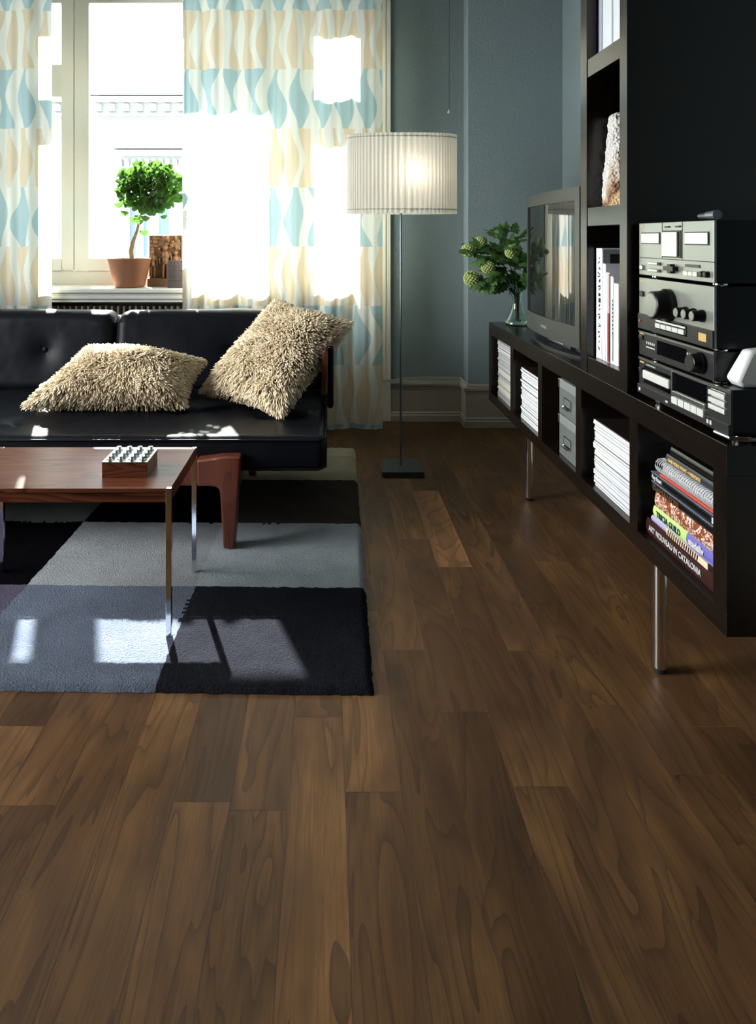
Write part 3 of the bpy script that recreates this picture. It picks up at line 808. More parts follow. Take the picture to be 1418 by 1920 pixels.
# ------------------------------------------------------------------ magazines, boxes, books
def magstack(y0, y1, zt, thick, where, seed, paper=('paper',), topcover=None):
    rr = random.Random(seed)
    items = []; z = .3655
    while z < zt-thick*.6:
        h = thick*rr.uniform(.7, 1.35); items.append((z, h)); z += h+.0004
    first = None
    grp = 'magazines stacked in '+where
    for i, (z, h) in enumerate(items):
        lab = 'thin magazine within the stack in '+where
        if i == 0: lab = 'bottom magazine of the stack in '+where
        if i == len(items)-1: lab = 'top magazine of the stack in '+where
        t = thing('magazine', lab, 'magazine', (1.0, (y0+y1)/2, z), grp)
        xo = .848+rr.uniform(0, .006); yo = rr.uniform(-.006, .006)
        ye = y1+yo*1.0+rr.uniform(-.004, .004)
        m = MB(); m.box(xo, 1.06, y0+.001, ye, z, z+h*.76)
        m.build('page_block', M[rr.choice(paper)], t)
        mat = M['dark_cover'] if i == len(items)-1 else M[rr.choice(('paper_grey', 'dark_cover', 'paper_grey', 'dark_cover', 'paper_cream'))]
        m = MB(); m.box(xo+.003, 1.06, y0+.001, ye-.002, z+h*.76, z+h); m.build('cover', mat, t)
c5, c4, c3, c2, c1 = comps     # c5 nearest
magstack(c1[0], 3.392, .645, .0088, 'the farthest bench compartment', 1, ('paper_grey', 'paper', 'paper_grey', 'paper_cream'))
magstack(c2[0], 2.985, .585, .0088, 'the second bench compartment from the lamp', 2, ('paper',))
magstack(c4[0], 2.172, .577, .0085, 'the compartment beneath the bookcase tower', 3, ('paper',))
def stbox(z0, z1, lab):
    y0, y1 = 2.285, 2.492; x0 = .846
    t = thing('storage_box', lab, 'box', (1.0, (y0+y1)/2, z0), 'grey storage boxes in the bench')
    m = MB(); m.box(x0+.002, 1.16, y0+.002, y1-.002, z0, z1-.012); m.build('box_body', M['boxgrey'], t, bevel=.002)
    m = MB(); m.box(x0, 1.162, y0, y1, z1-.034, z1-.002); l = m.build('lid', M['boxlid'], t, bevel=.002)
    for y in (y0, y1-.010):
        m = MB(); m.box(x0-.002, x0+.01, y-.001, y+.011, z1-.036, z1-.001); m.build('metal_corner', M['chrome'], l, bevel=.003)
    yc, zc = (y0+y1)/2+.01, (z0+z1)/2-.014
    m = MB(); m.box(x0-.001, x0+.001, yc-.036, yc+.036, zc-.018, zc+.020)
    h = m.build('label_holder', M['chrome'], t)
    m = MB(); m.box(x0-.0018, x0-.001, yc-.030, yc+.030, zc-.008, zc+.015); m.build('label_card', M['boxgrey'], h)
    m = MB(); m.tube([(x0, yc-.034, zc-.013), (x0-.012, yc-.026, zc-.015), (x0-.012, yc+.026, zc-.015), (x0, yc+.034, zc-.013)], .0022, 8); m.build('pull', M['chrome'], h, smooth=True)
stbox(.3655, .512, 'grey lidded storage box standing lowest of two in the bench')
stbox(.5125, .640, 'grey lidded storage box stacked on top of the other in the bench')

XS = .850
def book(lab, z0, z1, y1, mats, y0=1.475, x0=XS, round_=False, depth=.22, pages=True):
    t = thing('book', lab, 'book', (x0+.1, (y0+y1)/2, z0), 'books lying flat in the nearest bench compartment')
    m = MB(); th = .0022
    if pages:
        p_ = MB(); p_.box(x0+.004, x0+depth-.004, y0+.003, y1-.003, z0+th, z1-th); p_.build('page_block', M['paper'], t)
    m.box(x0+.003, x0+depth, y0, y1, z0, z0+th); m.box(x0+.003, x0+depth, y0, y1, z1-th, z1)
    q = 8; zc = (z0+z1)/2; hh = (z1-z0)/2
    poly = [(x0+.006, z0), (x0+.003, z0)] + [(x0+.003-.004*math.cos(PI*(i/q-.5)), zc+hh*(2*i/q-1)) for i in range(1, q)] + [(x0+.003, z1), (x0+.006, z1)]
    m.prism(poly, 'Y', y0, y1)
    m.build('cover', mats, t, smooth=True)
    return t
MX, UP = (0, -1, 0), (0, 0, 1)
b = book('large dark brown book with white lettering at the bottom of the book stack', .3658, .408, 1.815, cm('brown_cover', 52, 22, 18))
text(b, 'ART NOUVEAU IN CATALONIA', .0205, M['paper'], (XS-.0020, 1.797, .3800), MX, UP, stretch=.86, bold=.0003)
m = MB(); m.box(XS-.0016, XS+.002, 1.476, 1.490, .372, .402); m.build('emblem', M['paper'], b)
b = book('thin purple striped book beneath the green and violet one', .4085, .4245, 1.787, cm('lavender', 165, 160, 205))
m = MB()
for i in range(15): y = 1.70-i*.0095; m.add([(XS-.0022, y, .4095), (XS-.0022, y-.005, .4095), (XS-.0022, y-.009, .4235), (XS-.0022, y-.004, .4235)], [(0, 1, 2, 3)])
m.build('stripe_print', cm('stripe_brown', 40, 25, 20), b, fix=False)
m = MB(); m.box(XS-.0018, XS, 1.52, 1.705, .4088, .4242); m.build('spine_print', cm('cream_print', 235, 215, 185), b)
m = MB(); m.box(XS-.0018, XS, 1.477, 1.52, .4088, .4242); m.build('spine_end', cm('stripe_brown', 40, 25, 20), b)
b = book('green and violet book with blue lettering in the middle of the stack', .425, .4535, 1.777, cm('lime', 190, 222, 130))
m = MB()
q = 8; zc = .43925; hh = .01425; x0 = XS-.0004
poly = [(x0+.006, .4252), (x0+.003, .4252)] + [(x0+.003-.004*math.cos(PI*(i/q-.5)), zc+(hh)*(2*i/q-1)) for i in range(1, q)] + [(x0+.003, .4533), (x0+.006, .4533)]
m.prism(poly, 'Y', 1.476, 1.612); m.build('violet_spine', cm('violet', 112, 108, 190), b, smooth=True)
text(b, 'TRICIA GUILD', .021, cm('navy_ink', 30, 50, 100), (XS-.0019, 1.757, .4315), MX, UP, stretch=.90, bold=.0003)
text(b, 'stadsliv', .022, M['paper'], (XS-.0024, 1.600, .4325), MX, UP, stretch=1.0, bold=.0009)
def patt():
    t = NT('patterned_spine'); v = t.coord((1, 1, 1))
    n = t.noise(v, 22, 3, .6, 1.5); f = t.m2('FRACT', t.m2('MULTIPLY', n, 6))
    c = t.ramp(f, [(.0, lin(150, 80, 50)), (.45, lin(120, 60, 35)), (.7, lin(175, 120, 85)), (.85, lin(240, 230, 220))])
    return t.end(t.bsdf(c, .35))
b = book('thick brown leather patterned book above the green and violet one', .4540, .4915, 1.767, patt())
b = book('black book with dull bronze lettering above the patterned one', .4920, .5145, 1.785, cm('ink_black', 12, 14, 18, .3))
text(b, 'DAMANTER', .017, cm('bronze', 88, 62, 40), (XS-.0018, 1.775, .4965), MX, UP, stretch=1.45, bold=.0006)
m = MB(); m.box(XS-.001, XS+.2, 1.476, 1.786, .5132, .5150); m.build('edge_line', cm('edge_blue', 120, 130, 155), b)
b = book('black book with small white lettering beneath the spiral bound one', .5155, .5385, 1.787, cm('ink_black2', 9, 11, 15, .3))
text(b, 'Roy Stuart', .0135, M['paper'], (XS-.0018, 1.780, .5235), MX, UP, stretch=.88, bold=.0005)
m = MB(); m.box(XS-.0012, XS, 1.478, 1.505, .520, .533); m.build('spine_mark', M['paper'], b)
m = MB(); m.box(XS-.001, XS+.2, 1.476, 1.788, .5372, .5390); m.build('edge_line', cm('edge_blue', 120, 130, 155), b)
b = book('thin red covered book directly under the spiral bound one', .5395, .5485, 1.74, cm('red_cover', 190, 62, 45))
sb = thing('spiral_book', 'white spiral bound book near the top of the stack', 'book', (.95, 1.6, .549), 'books lying flat in the nearest bench compartment')
m = MB(); m.box(XS+.012, XS+.21, 1.475, 1.752, .549, .584); m.build('page_block', M['paper'], sb)
m = MB()
for i in range(30):
    y = 1.748-i*.0092
    m.tube([(XS+.008+.0165*math.cos(a), y+.002*math.sin(a), .5665+.0165*math.sin(a)) for a in [j*2*PI/12 for j in range(13)]], .0016, 6, cap=False)
m.build('spiral_binding', M['paper'], sb, smooth=True)
b = book('slim dark slate book with gold lettering lying on the spiral bound one', .585, .606, 1.718, cm('slate_cover', 42, 48, 56), y0=1.50, x0=XS+.004)
text(b, 'ONE MORE MONT + MEMORIE', .011, cm('gold_ink', 215, 180, 110), (XS+.0022, 1.705, .591), MX, UP, stretch=.98, bold=.0006)
b = book('black topmost book of the stack with a dark round mark', .6065, .628, 1.70, cm('top_black', 14, 13, 14, .3), y0=1.49, x0=XS+.006)

# books in tower
def ubook(lab, y1, w, h, mat, x0=.856, dp=.17, z0=.7705):
    t = thing('book', lab, 'book', (x0+.08, y1-w/2, z0), 'upright books in the bookcase tower')
    m = MB(); m.box(x0+.003, x0+dp-.004, y1-w+.002, y1-.002, z0+.003, z0+h-.003); m.build('page_block', M['paper'], t)
    m = MB(); m.box(x0, x0+dp, y1-w, y1-w+.002, z0, z0+h); m.box(x0, x0+dp, y1-.002, y1, z0, z0+h); m.box(x0, x0+.003, y1-w, y1, z0, z0+h)
    m.build('cover', mat, t, bevel=.0008)
    return t
white = cm('cover_white', 228, 232, 240)
t = ubook('tallest white book with black marks down its spine, in the tower', 2.168, .046, .345, white, dp=.20)
rr = random.Random(4)
m = MB(); z = .80
while z < 1.09:
    h = rr.choice((.006, .009, .004, .014)); wd = rr.uniform(.008, .018); cy = 2.143+rr.uniform(-.003, .003)
    sk = rr.choice((0, 0, .006, -.006)); m.add([(.8552, cy+wd/2, z), (.8552, cy-wd/2, z+sk), (.8552, cy-wd/2, z+h+sk), (.8552, cy+wd/2, z+h)], [(0, 1, 2, 3)]); z += h+rr.uniform(.006, .012)
m.build('spine_print', M['matte_black'], t, fix=False)
m = MB(); m.box(.858, 1.05, 2.1205, 2.1217, .99, 1.112); m.build('grey_cover_print', cm('cover_grey', 140, 145, 155), t)
m = MB(); m.box(.88, .99, 2.119, 2.1207, 1.035, 1.098); m.build('dark_cover_print', M['matte_black'], t)
t = ubook('plain white book right of the tallest, in the tower', 2.120, .024, .298, white)
t = ubook('white and brick red book upright in the tower', 2.095, .030, .272, white)
m = MB(); m.box(.8545, .857, 2.065, 2.079, .772, .92); m.build('red_strip', cm('brick', 120, 50, 42), t)
m = MB(); m.box(.8545, .857, 2.065, 2.079, .92, 1.040); m.build('pink_strip', cm('rose', 190, 165, 160), t)
t = ubook('thin white book with black lettering upright in the tower', 2.060, .020, .262, white)
m = MB()
for i in range(9): m.box(.8548, .857, 2.041, 2.045, .86+i*.012, .868+i*.012)
m.box(.8548, .857, 2.041, 2.043, .78, .86); m.build('spine_print', M['matte_black'], t)
t = ubook('short white book upright near the right side of the tower', 2.036, .032, .243, white)
t = ubook('dark brown book upright at the right side of the tower', 2.0, .018, .235, cm('cover_brown', 70, 48, 40))
# binders on the top visible shelf
for i, (y1, w_, h, lab, mt) in enumerate(((2.168, .024, .33, 'narrow lavender grey binder on the high tower shelf', cm('binder_lav', 175, 178, 200)), (2.142, .075, .33, 'wide white binder on the high tower shelf', cm('binder_white', 214, 222, 230)), (2.063, .055, .32, 'white binder with dark stripe on the high tower shelf', cm('binder_white', 214, 222, 230)))):
    t = thing('binder', lab, 'binder', (.95, y1-w_/2, 1.7165))
    m = MB(); m.box(.862, 1.12, y1-w_, y1, 1.7165, 1.7165+h); m.build('cover', mt, t, bevel=.003)
    m = MB(); m.box(.8612, .8625, y1-.009, y1-.006, 1.72, 1.7165+h-.004); m.build('spine_line', cm('line_grey', 90, 92, 110), t)

# coral piece
cr = MB(); pr = []
N, K = 60, 28
vs = []
rr = random.Random(2)
for i in range(N+1):
    t_ = i/N; z = 1.2442+.295*t_
    r_ = (.034*(1-t_)**.8+.026)*(1 if t_ < .93 else math.sqrt(max(0, 1-((t_-.93)/.07)**2))+.02)
    cyy = 2.100+.030*t_+ .006*math.sin(t_*5); cxx = .905
    for k in range(K):
        a = 2*PI*k/K
        bmp = 1+.13*noise.noise(Vector((math.cos(a)*3, math.sin(a)*3, z*45)))+.16*abs(noise.noise(Vector((math.cos(a)*5, math.sin(a)*5, z*90))))
        vs.append((cxx+r_*.8*bmp*math.cos(a), cyy+r_*bmp*math.sin(a), z))
cr.add(vs, [(i*K+k, i*K+(k+1) % K, (i+1)*K+(k+1) % K, (i+1)*K+k) for i in range(N) for k in range(K)]+[tuple(range(K-1, -1, -1)), tuple(N*K+k for k in range(K))])
def coralmat():
    t = NT('coral'); v = t.coord()
    vo = t.n('ShaderNodeTexVoronoi', {'Vector': v, 'Scale': 120.0}).outputs[0]
    n = t.noise(v, 14, 3); sz = t.n('ShaderNodeSeparateXYZ', {0: t.n('ShaderNodeTexCoord').outputs['Object']})
    f = t.m2('ADD', t.m2('MULTIPLY', sz.outputs[2], -3.2), t.m2('ADD', t.m2('MULTIPLY', sz.outputs[1], -6.0), t.m2('ADD', n, .15)))
    c = t.ramp(f, [(.30, (.72, .72, .70)), (.50, (.5, .33, .2)), (.58, (.16, .08, .05)), (.72, (.65, .42, .22)), (1, (.75, .55, .32))])
    return t.end(t.bsdf(c, .7, normal=t.bump(vo, .9, .008)))
tag(cr.build('coral', coralmat(), smooth=True, loc=(.905, 2.10, 1.2441)), 'tall white and brown textured coral standing on the tower shelf', 'ornament')

# ------------------------------------------------------------------ television
tv = thing('television', 'grey tube television with curtains mirrored in its screen, on the bench', 'television', (1.07, 2.72, .7178))
TA, TB, TZ0, TZ1 = 2.405, 3.035, .755, 1.329
def bulge(y): u = (y-(TA+TB)/2)/((TB-TA)/2); return .868 + .022*u*u
def curved(y0, y1, z0, z1, dx0, dx1, n=24):
    m = MB(); vs = []
    for i in range(n+1):
        y = y0+(y1-y0)*i/n; b_ = bulge(y)
        vs += [(b_+dx0, y, z0), (b_+dx0, y, z1), (b_+dx1, y, z1), (b_+dx1, y, z0)]
    fs = [(i*4+q, i*4+(q+1) % 4, i*4+4+(q+1) % 4, i*4+4+q) for i in range(n) for q in range(4)]+[(0, 1, 2, 3), (n*4+3, n*4+2, n*4+1, n*4)]
    m.add(vs, fs); return m
bz = MB()
for a in (curved(TA, TB, TZ1-.048, TZ1, 0, .05), curved(TA, TB, TZ0, TZ0+.075, 0, .05), curved(TA, TA+.032, TZ0+.075, TZ1-.048, 0, .05, 4), curved(TB-.022, TB, TZ0+.075, TZ1-.048, 0, .05, 4)): bz.add(a.v, a.f)
bzo = bz.build('bezel', M['tvgrey'], tv, smooth=True, bevel=.003)
curved(TA+.03, TB-.02, TZ0+.073, TZ1-.046, .006, .03).build('screen', M['screen'], tv, smooth=True)
m = MB(); m.add([(.915, TA+.004, TZ0+.004), (.915, TB-.004, TZ0+.004), (.915, TB-.004, TZ1-.004), (.915, TA+.004, TZ1-.004), (1.02, TA+.01, TZ0+.004), (1.02, TB-.01, TZ0+.004), (1.02, TB-.01, TZ1-.015), (1.02, TA+.01, TZ1-.015), (1.25, TA+.12, TZ0+.03), (1.25, TB-.12, TZ0+.03), (1.25, TB-.12, TZ1-.14), (1.25, TA+.12, TZ1-.14)],
    [(0, 1, 2, 3)]+[(o_+a, o_+(a+1) % 4, o_+4+(a+1) % 4, o_+4+a) for o_ in (0, 4) for a in range(4)]+[(11, 10, 9, 8)])
m.build('rear_casing', M['tvblack'], tv, bevel=.006)
m = MB(); m.box(.92, 1.2, TA+.06, TB-.06, .725, TZ0+.01); m.build('pedestal', M['tvblack'], tv, bevel=.004)
m = MB(); n_ = 20; vs = []
for i in range(n_+1):
    y = TA-.01+(TB-TA-.03)*i/n_; u = 2*i/n_-1; xf = .858+.05*u*u
    vs += [(xf, y, .7180), (xf, y, .726), (xf+.008, y, .731), (xf+.10, y, .731), (xf+.10, y, .7180)]
m.add(vs, [(i*5+q, i*5+(q+1) % 5, i*5+5+(q+1) % 5, i*5+5+q) for i in range(n_) for q in range(5)]+[(4, 3, 2, 1, 0), tuple(n_*5+q for q in range(5))]); m.build('stand_lip', M['tvblack'], tv, smooth=True)
m = MB(); m.box(.900, .925, 2.52, 2.78, .735, .7555); m.build('control_strip', M['darkpanel'], tv)
m = MB()
for i in range(8): m.box(.897, .901, 2.74-i*.02, 2.750-i*.02, .742, .749)
m.build('control_button', M['btn'], tv)
em = MB()
for i in range(6): em.box(.8655, .869, 2.745-i*.010, 2.752-i*.010, .788, .799)
em.box(.8655, .869, 2.76, 2.765, .786, .800); em.build('emblem', plain('emblem_grey', (.2, .21, .2), .4), tv)

# ------------------------------------------------------------------ vase with guelder rose branches
VX, VY, VZ = .945, 3.39, .7178
vz = MB(); pf = [(.0, .0), (.052, 0), (.060, .006), (.058, .016), (.045, .040), (.030, .070), (.024, .095), (.024, .115), (.028, .145), (.038, .180), (.050, .205), (.0475, .205), (.0355, .180), (.0255, .145), (.0215, .115), (.0215, .095), (.0275, .070), (.042, .040), (.052, .018), (.0, .012)]
vz.lathe(pf, (VX, VY, VZ), 40); tag(vz.build('vase', M['vaseglass'], smooth=True, loc=(VX, VY, VZ)), 'clear glass vase with flaring rim at the far end of the bench', 'vase')
fl = thing('flower_bouquet', 'green leafy branches with pale round flower heads in the glass vase', 'flowers', (VX, VY, VZ+.02))
rr = random.Random(11)
S0 = (VX+.0, VY, VZ+.02)
heads = [(-.215, .0, .895), (-.225, -.02, 1.085), (-.135, .05, 1.115), (-.03, -.03, 1.125), (-.10, -.04, 1.0), (.06, .04, 1.05), (.02, .0, .935), (-.13, .09, .98)]
heads = [(VX+a, VY+b_, z) for a, b_, z in heads]
hp = [(.712, 3.36, .947), (.700, 3.38, 1.085), (.775, 3.44, 1.125), (.900, 3.32, 1.080), (.79, 3.34, 1.0)]
tips = hp + [(.865, 3.44, 1.20), (.93, 3.40, 1.16), (.80, 3.36, 1.12), (1.03, 3.45, 1.06), (1.0, 3.34, 1.0), (.81, 3.33, .93)]
stm = MB()
for i, tpt in enumerate(tips):
    a = Vector(S0)+Vector((rr.uniform(-.01, .01), rr.uniform(-.01, .01), 0)); nk = Vector((VX+rr.uniform(-.012, .012), VY+rr.uniform(-.012, .012), VZ+.14)); b_ = Vector(tpt); md = nk.lerp(b_, .5)+Vector((0, 0, .03))
    stm.tube([a, nk, md, b_], [.0028, .0026, .0022, .0015], 6)
stm.build('stem', M['branch'], fl, smooth=True)
def lobed(m, c, d, up, L, W_, curl=.2):
    d = d.normalized(); s_ = d.cross(up).normalized(); nn = s_.cross(d)
    out = [(0, 0), (.12, .25), (.05, .42), (.28, .40), (.40, .62), (.52, .36), (.70, .40), (.80, .18), (1, 0)]
    L_, R_ = [], []
    ctr = []
    for x_, w_ in out: ctr.append(c+d*L*x_-nn*curl*L*x_*x_)
    vs = []
    for (x_, w_), q in zip(out, ctr):
        vs += [q+s_*w_*W_-nn*w_*w_*W_*.5, q, q-s_*w_*W_-nn*w_*w_*W_*.5]
    fs = []
    for i in range(len(out)-1):
        fs += [(i*3, i*3+3, i*3+4, i*3+1), (i*3+1, i*3+4, i*3+5, i*3+2)]
    m.add(vs, fs)
lf = MB()
cc = Vector((.86, 3.38, 1.05))
for i in range(175):
    tpt = Vector(rr.choice(tips)); p = tpt.lerp(Vector((VX, VY, VZ+.22)), rr.uniform(0, .75)) + Vector((rr.gauss(0, .022), rr.gauss(0, .025), rr.gauss(0, .018)))
    d = (p-Vector((VX-.02, VY, .98))).normalized()+Vector((rr.uniform(-.8, .8), rr.uniform(-.8, .8), rr.uniform(-.7, .5)))
    lobed(lf, p, d, Vector((rr.uniform(-.3, .3), rr.uniform(-1, -.1), 1)), rr.uniform(.05, .085), rr.uniform(.04, .06), rr.uniform(.1, .6))
lf.build('foliage', M['leaf2'], fl, fix=False)
for q, hc in enumerate(hp):
    m = MB(); rad_ = (.042, .036, .034, .036, .037)[q]
    m.ell(hc, (rad_*.75,)*3, 14, 10)
    for i in range(90):
        z = 1-2*(i+.5)/90; a = i*2.39996; r_ = math.sqrt(1-z*z)
        m.ell((hc[0]+rad_*.85*r_*math.cos(a), hc[1]+rad_*.85*r_*math.sin(a), hc[2]+rad_*.85*z), (.0055, .0055, .0055), 6, 4)
    m.build('flower_head', M['viburnum'], fl, smooth=True)

# ------------------------------------------------------------------ sill things
PX, PY, PZ = -1.205, 4.17, .8458
pt = thing('potted_tree', 'little ball shaped tree in a terracotta pot on the window sill', 'plant', (PX, PY, PZ))
m = MB(); m.lathe([(0, 0), (.082, 0), (.090, .006), (.094, .02), (.108, .08), (.121, .14), (.129, .168), (.131, .176), (.127, .179), (.121, .176), (.118, .160), (.10, .150)], (PX, PY, PZ), 40); m.build('pot', M['terracotta'], pt, smooth=True)
m = MB(); vs = []
m.lathe([(0, .166), (.06, .168), (.10, .166), (.119, .163)], (PX, PY, PZ), 30)
for i in range(60): a = rr.uniform(0, 6.28); q = rr.uniform(0, .11); m.ell((PX+q*math.cos(a), PY+q*math.sin(a), PZ+.170), (rr.uniform(.003, .008),)*2+(.005,), 6, 4)
m.build('soil', M['soil'], pt, smooth=True)
m = MB(); m.tube([(PX+.015, PY, PZ+.16), (PX+.008, PY, PZ+.22), (PX+.018, PY, PZ+.27), (PX+.045, PY, PZ+.34), (PX+.062, PY, PZ+.42), (PX+.085, PY, PZ+.50), (PX+.11, PY, PZ+.56)], [.013, .0135, .012, .009, .0075, .006, .004], 10)
crown = Vector((PX+.128, PY-.01, 1.447))
for i in range(26):
    a = rr.uniform(0, 6.28); el = rr.uniform(-.9, 1.4); e = crown+Vector((.16*math.cos(a)*math.cos(el), .14*math.sin(a)*math.cos(el), .14*math.sin(el)))
    m.tube([(PX+.075, PY, PZ+.47), Vector((PX+.085, PY, PZ+.50)).lerp(e, .5)+Vector((0, 0, -.01)), e], [.004, .003, .0015], 5)
m.build('stem', M['bark'], pt, smooth=True)
def rleaf(m, c, d, up, L, cup=.3):
    d = d.normalized(); s_ = d.cross(up).normalized(); nn = s_.cross(d)
    vs = [c]; K_ = 10
    for k in range(K_+1):
        a = -1.35+2.7*k/K_; r_ = L*(1-.12*abs(math.sin(3.5*a)))
        q = c+(d*math.cos(a)*r_+s_*math.sin(a)*r_*.85)*.92
        dd = abs(a)/1.35; vs.append(q+nn*L*cup*(dd**1.5-.15))
    m.add(vs, [(0, k+1, k+2) for k in range(K_)])
lf = MB()
for i in range(820):
    z = rr.uniform(-1, 1); a = rr.uniform(0, 6.283); r_ = math.sqrt(1-z*z); q = rr.uniform(.04, 1.0)**.5
    v = Vector((r_*math.cos(a), r_*math.sin(a), z))
    if z < -.55: q *= .9
    p = crown+Vector((v.x*.200*q, v.y*.165*q, v.z*.158*q))
    d = v+Vector((rr.uniform(-.8, .8), rr.uniform(-.8, .8), rr.uniform(-.5, .8)))
    rleaf(lf, p, d, Vector((rr.uniform(-1, 1), -1.2, rr.uniform(.2, 1.4))), rr.uniform(.026, .048), rr.uniform(.1, .5))
for px_, pz_, L in ((-1.255, 1.34, .04), (-1.215, 1.29, .04), (-1.13, 1.235, .035), (-1.10, 1.175, .042), (-1.13, 1.265, .04), (-1.09, 1.26, .04), (-.985, 1.265, .03), (-1.16, 1.25, .04)):
    rleaf(lf, Vector((px_, PY-.05, pz_+.02)), Vector((rr.uniform(-.4, .4), -.3, -1)), Vector((0, -1, .2)), L, .2)
lf.build('foliage', M['leaf'], pt, fix=False)

cv = thing('carved_relief', 'brown carved wooden panel with standing figures on the sill behind the pot', 'carving', (-.99, 4.24, .8458))
m = MB(); X0, X1, Z0, Z1, Yb = -1.105, -.890, .8458, 1.165, 4.245
m.box(X0, X1, Yb, Yb+.035, Z0, Z1); m.box(X0-.003, X1+.003, Yb-.032, Yb, Z0, Z0+.052); m.box(X1-.014, X1, Yb-.02, Yb, Z0+.05, Z1); m.build('panel', M['carved'], cv, bevel=.003)
def figure(xc, z0, h, w_):
    m = MB(); y = Yb-.006
    m.ell((xc, y-.012, z0+h*.90), (w_*.24, .020, h*.095)); m.ell((xc, y-.006, z0+h*.80), (w_*.12, .014, h*.05))
    m.ell((xc, y-.008, z0+h*.66), (w_*.36, .022, h*.15)); m.ell((xc, y-.010, z0+h*.50), (w_*.30, .022, h*.13))
    for s_ in (-1, 1):
        m.tube([(xc+s_*w_*.34, y-.008, z0+h*.74), (xc+s_*w_*.52, y-.010, z0+h*.58), (xc+s_*w_*.46, y-.014, z0+h*.42)], [w_*.11, w_*.09, w_*.07], 8)
        m.tube([(xc+s_*w_*.16, y-.010, z0+h*.44), (xc+s_*w_*.19, y-.012, z0+h*.22), (xc+s_*w_*.17, y-.010, z0+h*.0)], [w_*.16, w_*.13, w_*.10], 8)
        m.ell((xc+s_*w_*.20, y-.018, z0+h*.01), (w_*.12, .014, h*.025))
    return m
figure(-1.000, Z0+.056, .205, .075).build('figure', M['carved'], cv, smooth=True)
figure(-1.080, Z0+.056, .175, .055).build('figure', M['carved'], cv, smooth=True)
figure(-.935, Z0+.065, .160, .058).build('figure', M['carved'], cv, smooth=True)
m = MB()
for i in range(26): 
    xx = X0+.012+rr.uniform(0, 1)*(X1-X0-.03); zz = Z1-.02-rr.uniform(0, .075)
    m.ell((xx, Yb-.004, zz), (rr.uniform(.008, .02), .013, rr.uniform(.008, .02)), 8, 6)
m.ell((-1.0, Yb-.008, Z1-.018), (.026, .022, .018))
m.build('foliage_carving', M['carved'], cv, smooth=True)
m = MB(); m.box(-.957, -.866, 4.10, 4.15, .8458, 1.010)
for i in range(5): m.box(-.952, -.871, 4.097, 4.10, .862+i*.03, .866+i*.03)
m.box(-.915, -.912, 4.096, 4.10, .85, 1.008); m.box(-.938, -.935, 4.096, 4.10, .85, 1.008)
tag(m.build('carved_block', M['block'], bevel=.002, loc=(-.91, 4.12, .846)), 'small dark carved block in front of the wooden relief on the sill', 'block')

# ------------------------------------------------------------------ stereo
XF = .85; YA = 1.857
def unit(lab, z0, z1, ylo, depth, panel, name='stereo_unit', xf=XF):
    t = thing(name, lab, 'stereo', (xf+depth/2, (YA+ylo)/2, z0))
    m = MB(); m.box(xf+.004, xf+depth, ylo+.002, YA-.002, z0, z1); m.build('casing', M['black'], t, bevel=.002)
    m = MB(); m.box(xf, xf+.006, ylo, YA, z0+.001, z1-.0005); m.build('front_panel', panel, t, bevel=.0012)
    return t
def pbox(t, name, y0, y1, z0, z1, mat, d=.002, bev=0, xf=XF): 
    return MB().box(xf-d, xf+.001, min(y0, y1), max(y0, y1), z0, z1).build(name, mat, t, bevel=bev)
def knob(t, y, z, r, L, mat, cap, name='knob'):
    m = MB(); m.lathe([(r*1.12, 0), (r*1.12, L*.25), (r, L*.35), (r*.94, L*.95), (r*.85, L)], (XF, y, z), 32, axis='X', cap=(True, True)); k_ = m.build(name, mat, t, smooth=True)
    m = MB(); m.lathe([(r*.86, L), (r*.80, L*1.05), (0, L*1.06)], (XF, y, z), 32, axis='X'); m.build('knob_face', cap, k_, smooth=True)
def foot(t, y, z0, z1, x=XF+.02, r=.016):
    m = MB(); m.tube([(x, y, z0), (x, y, z0+(z1-z0)*.5), (x, y, z1)], [r*.8, r, r], 16); m.build('foot', M['chrome'], t, smooth=True)
# cd player
cd = unit('black disc player at the bottom of the stereo stack', .7300, .8280, 1.437, .36, M['darkpanel'], 'disc_player')
pbox(cd, 'top_trim', 1.437, YA, .821, .8275, M['steel'], .0025)
pbox(cd, 'lower_bezel', 1.437, YA, .7310, .7545, M['darkpanel'], .005, .001)
pbox(cd, 'disc_drawer', 1.685, 1.822, .775, .7975, M['btn'], .008, .003)
pbox(cd, 'drawer_recess', 1.680, 1.828, .762, .808, M['display'], .001)
pbox(cd, 'display_frame', 1.668, 1.674, .764, .822, M['steel'], .006)
pbox(cd, 'display', 1.527, 1.666, .776, .819, M['display'], .002)
pbox(cd, 'display_ledge', 1.525, 1.668, .766, .776, M['steel'], .007, .001)
for y0, y1 in ((1.640, 1.668), (1.611, 1.637), (1.582, 1.608), (1.555, 1.580), (1.527, 1.553)): pbox(cd, 'transport_button', y0, y1, .746, .763, M['btn'], .009, .0015)
for i in range(3): pbox(cd, 'track_button', 1.450, 1.512, .773+i*.0155, .7835+i*.0155, M['btn'], .006, .001)
for i in range(3): pbox(cd, 'button_print', 1.455, 1.507, .785+i*.0155, .7863+i*.0155, M['paper'], .001)
for i in range(2): pbox(cd, 'indicator', 1.498+i*.012, 1.505+i*.012, .738, .747, M['btn'], .006)
pbox(cd, 'power_button', 1.832, 1.850, .789, .800, M['darkpanel'], .006, .002)
pbox(cd, 'badge', 1.828, 1.850, .8125, .8165, M['gold'], .001); pbox(cd, 'model_print', 1.765, 1.815, .811, .8135, M['paper_grey'], .001)
pbox(cd, 'small_print', 1.690, 1.702, .739, .744, M['btn'], .006); pbox(cd, 'logo_print', 1.838, 1.847, .738, .746, M['btn'], .006)
foot(cd, 1.772, .7178, .7300); foot(cd, 1.455, .7178, .7300, x=XF+.035, r=.02)
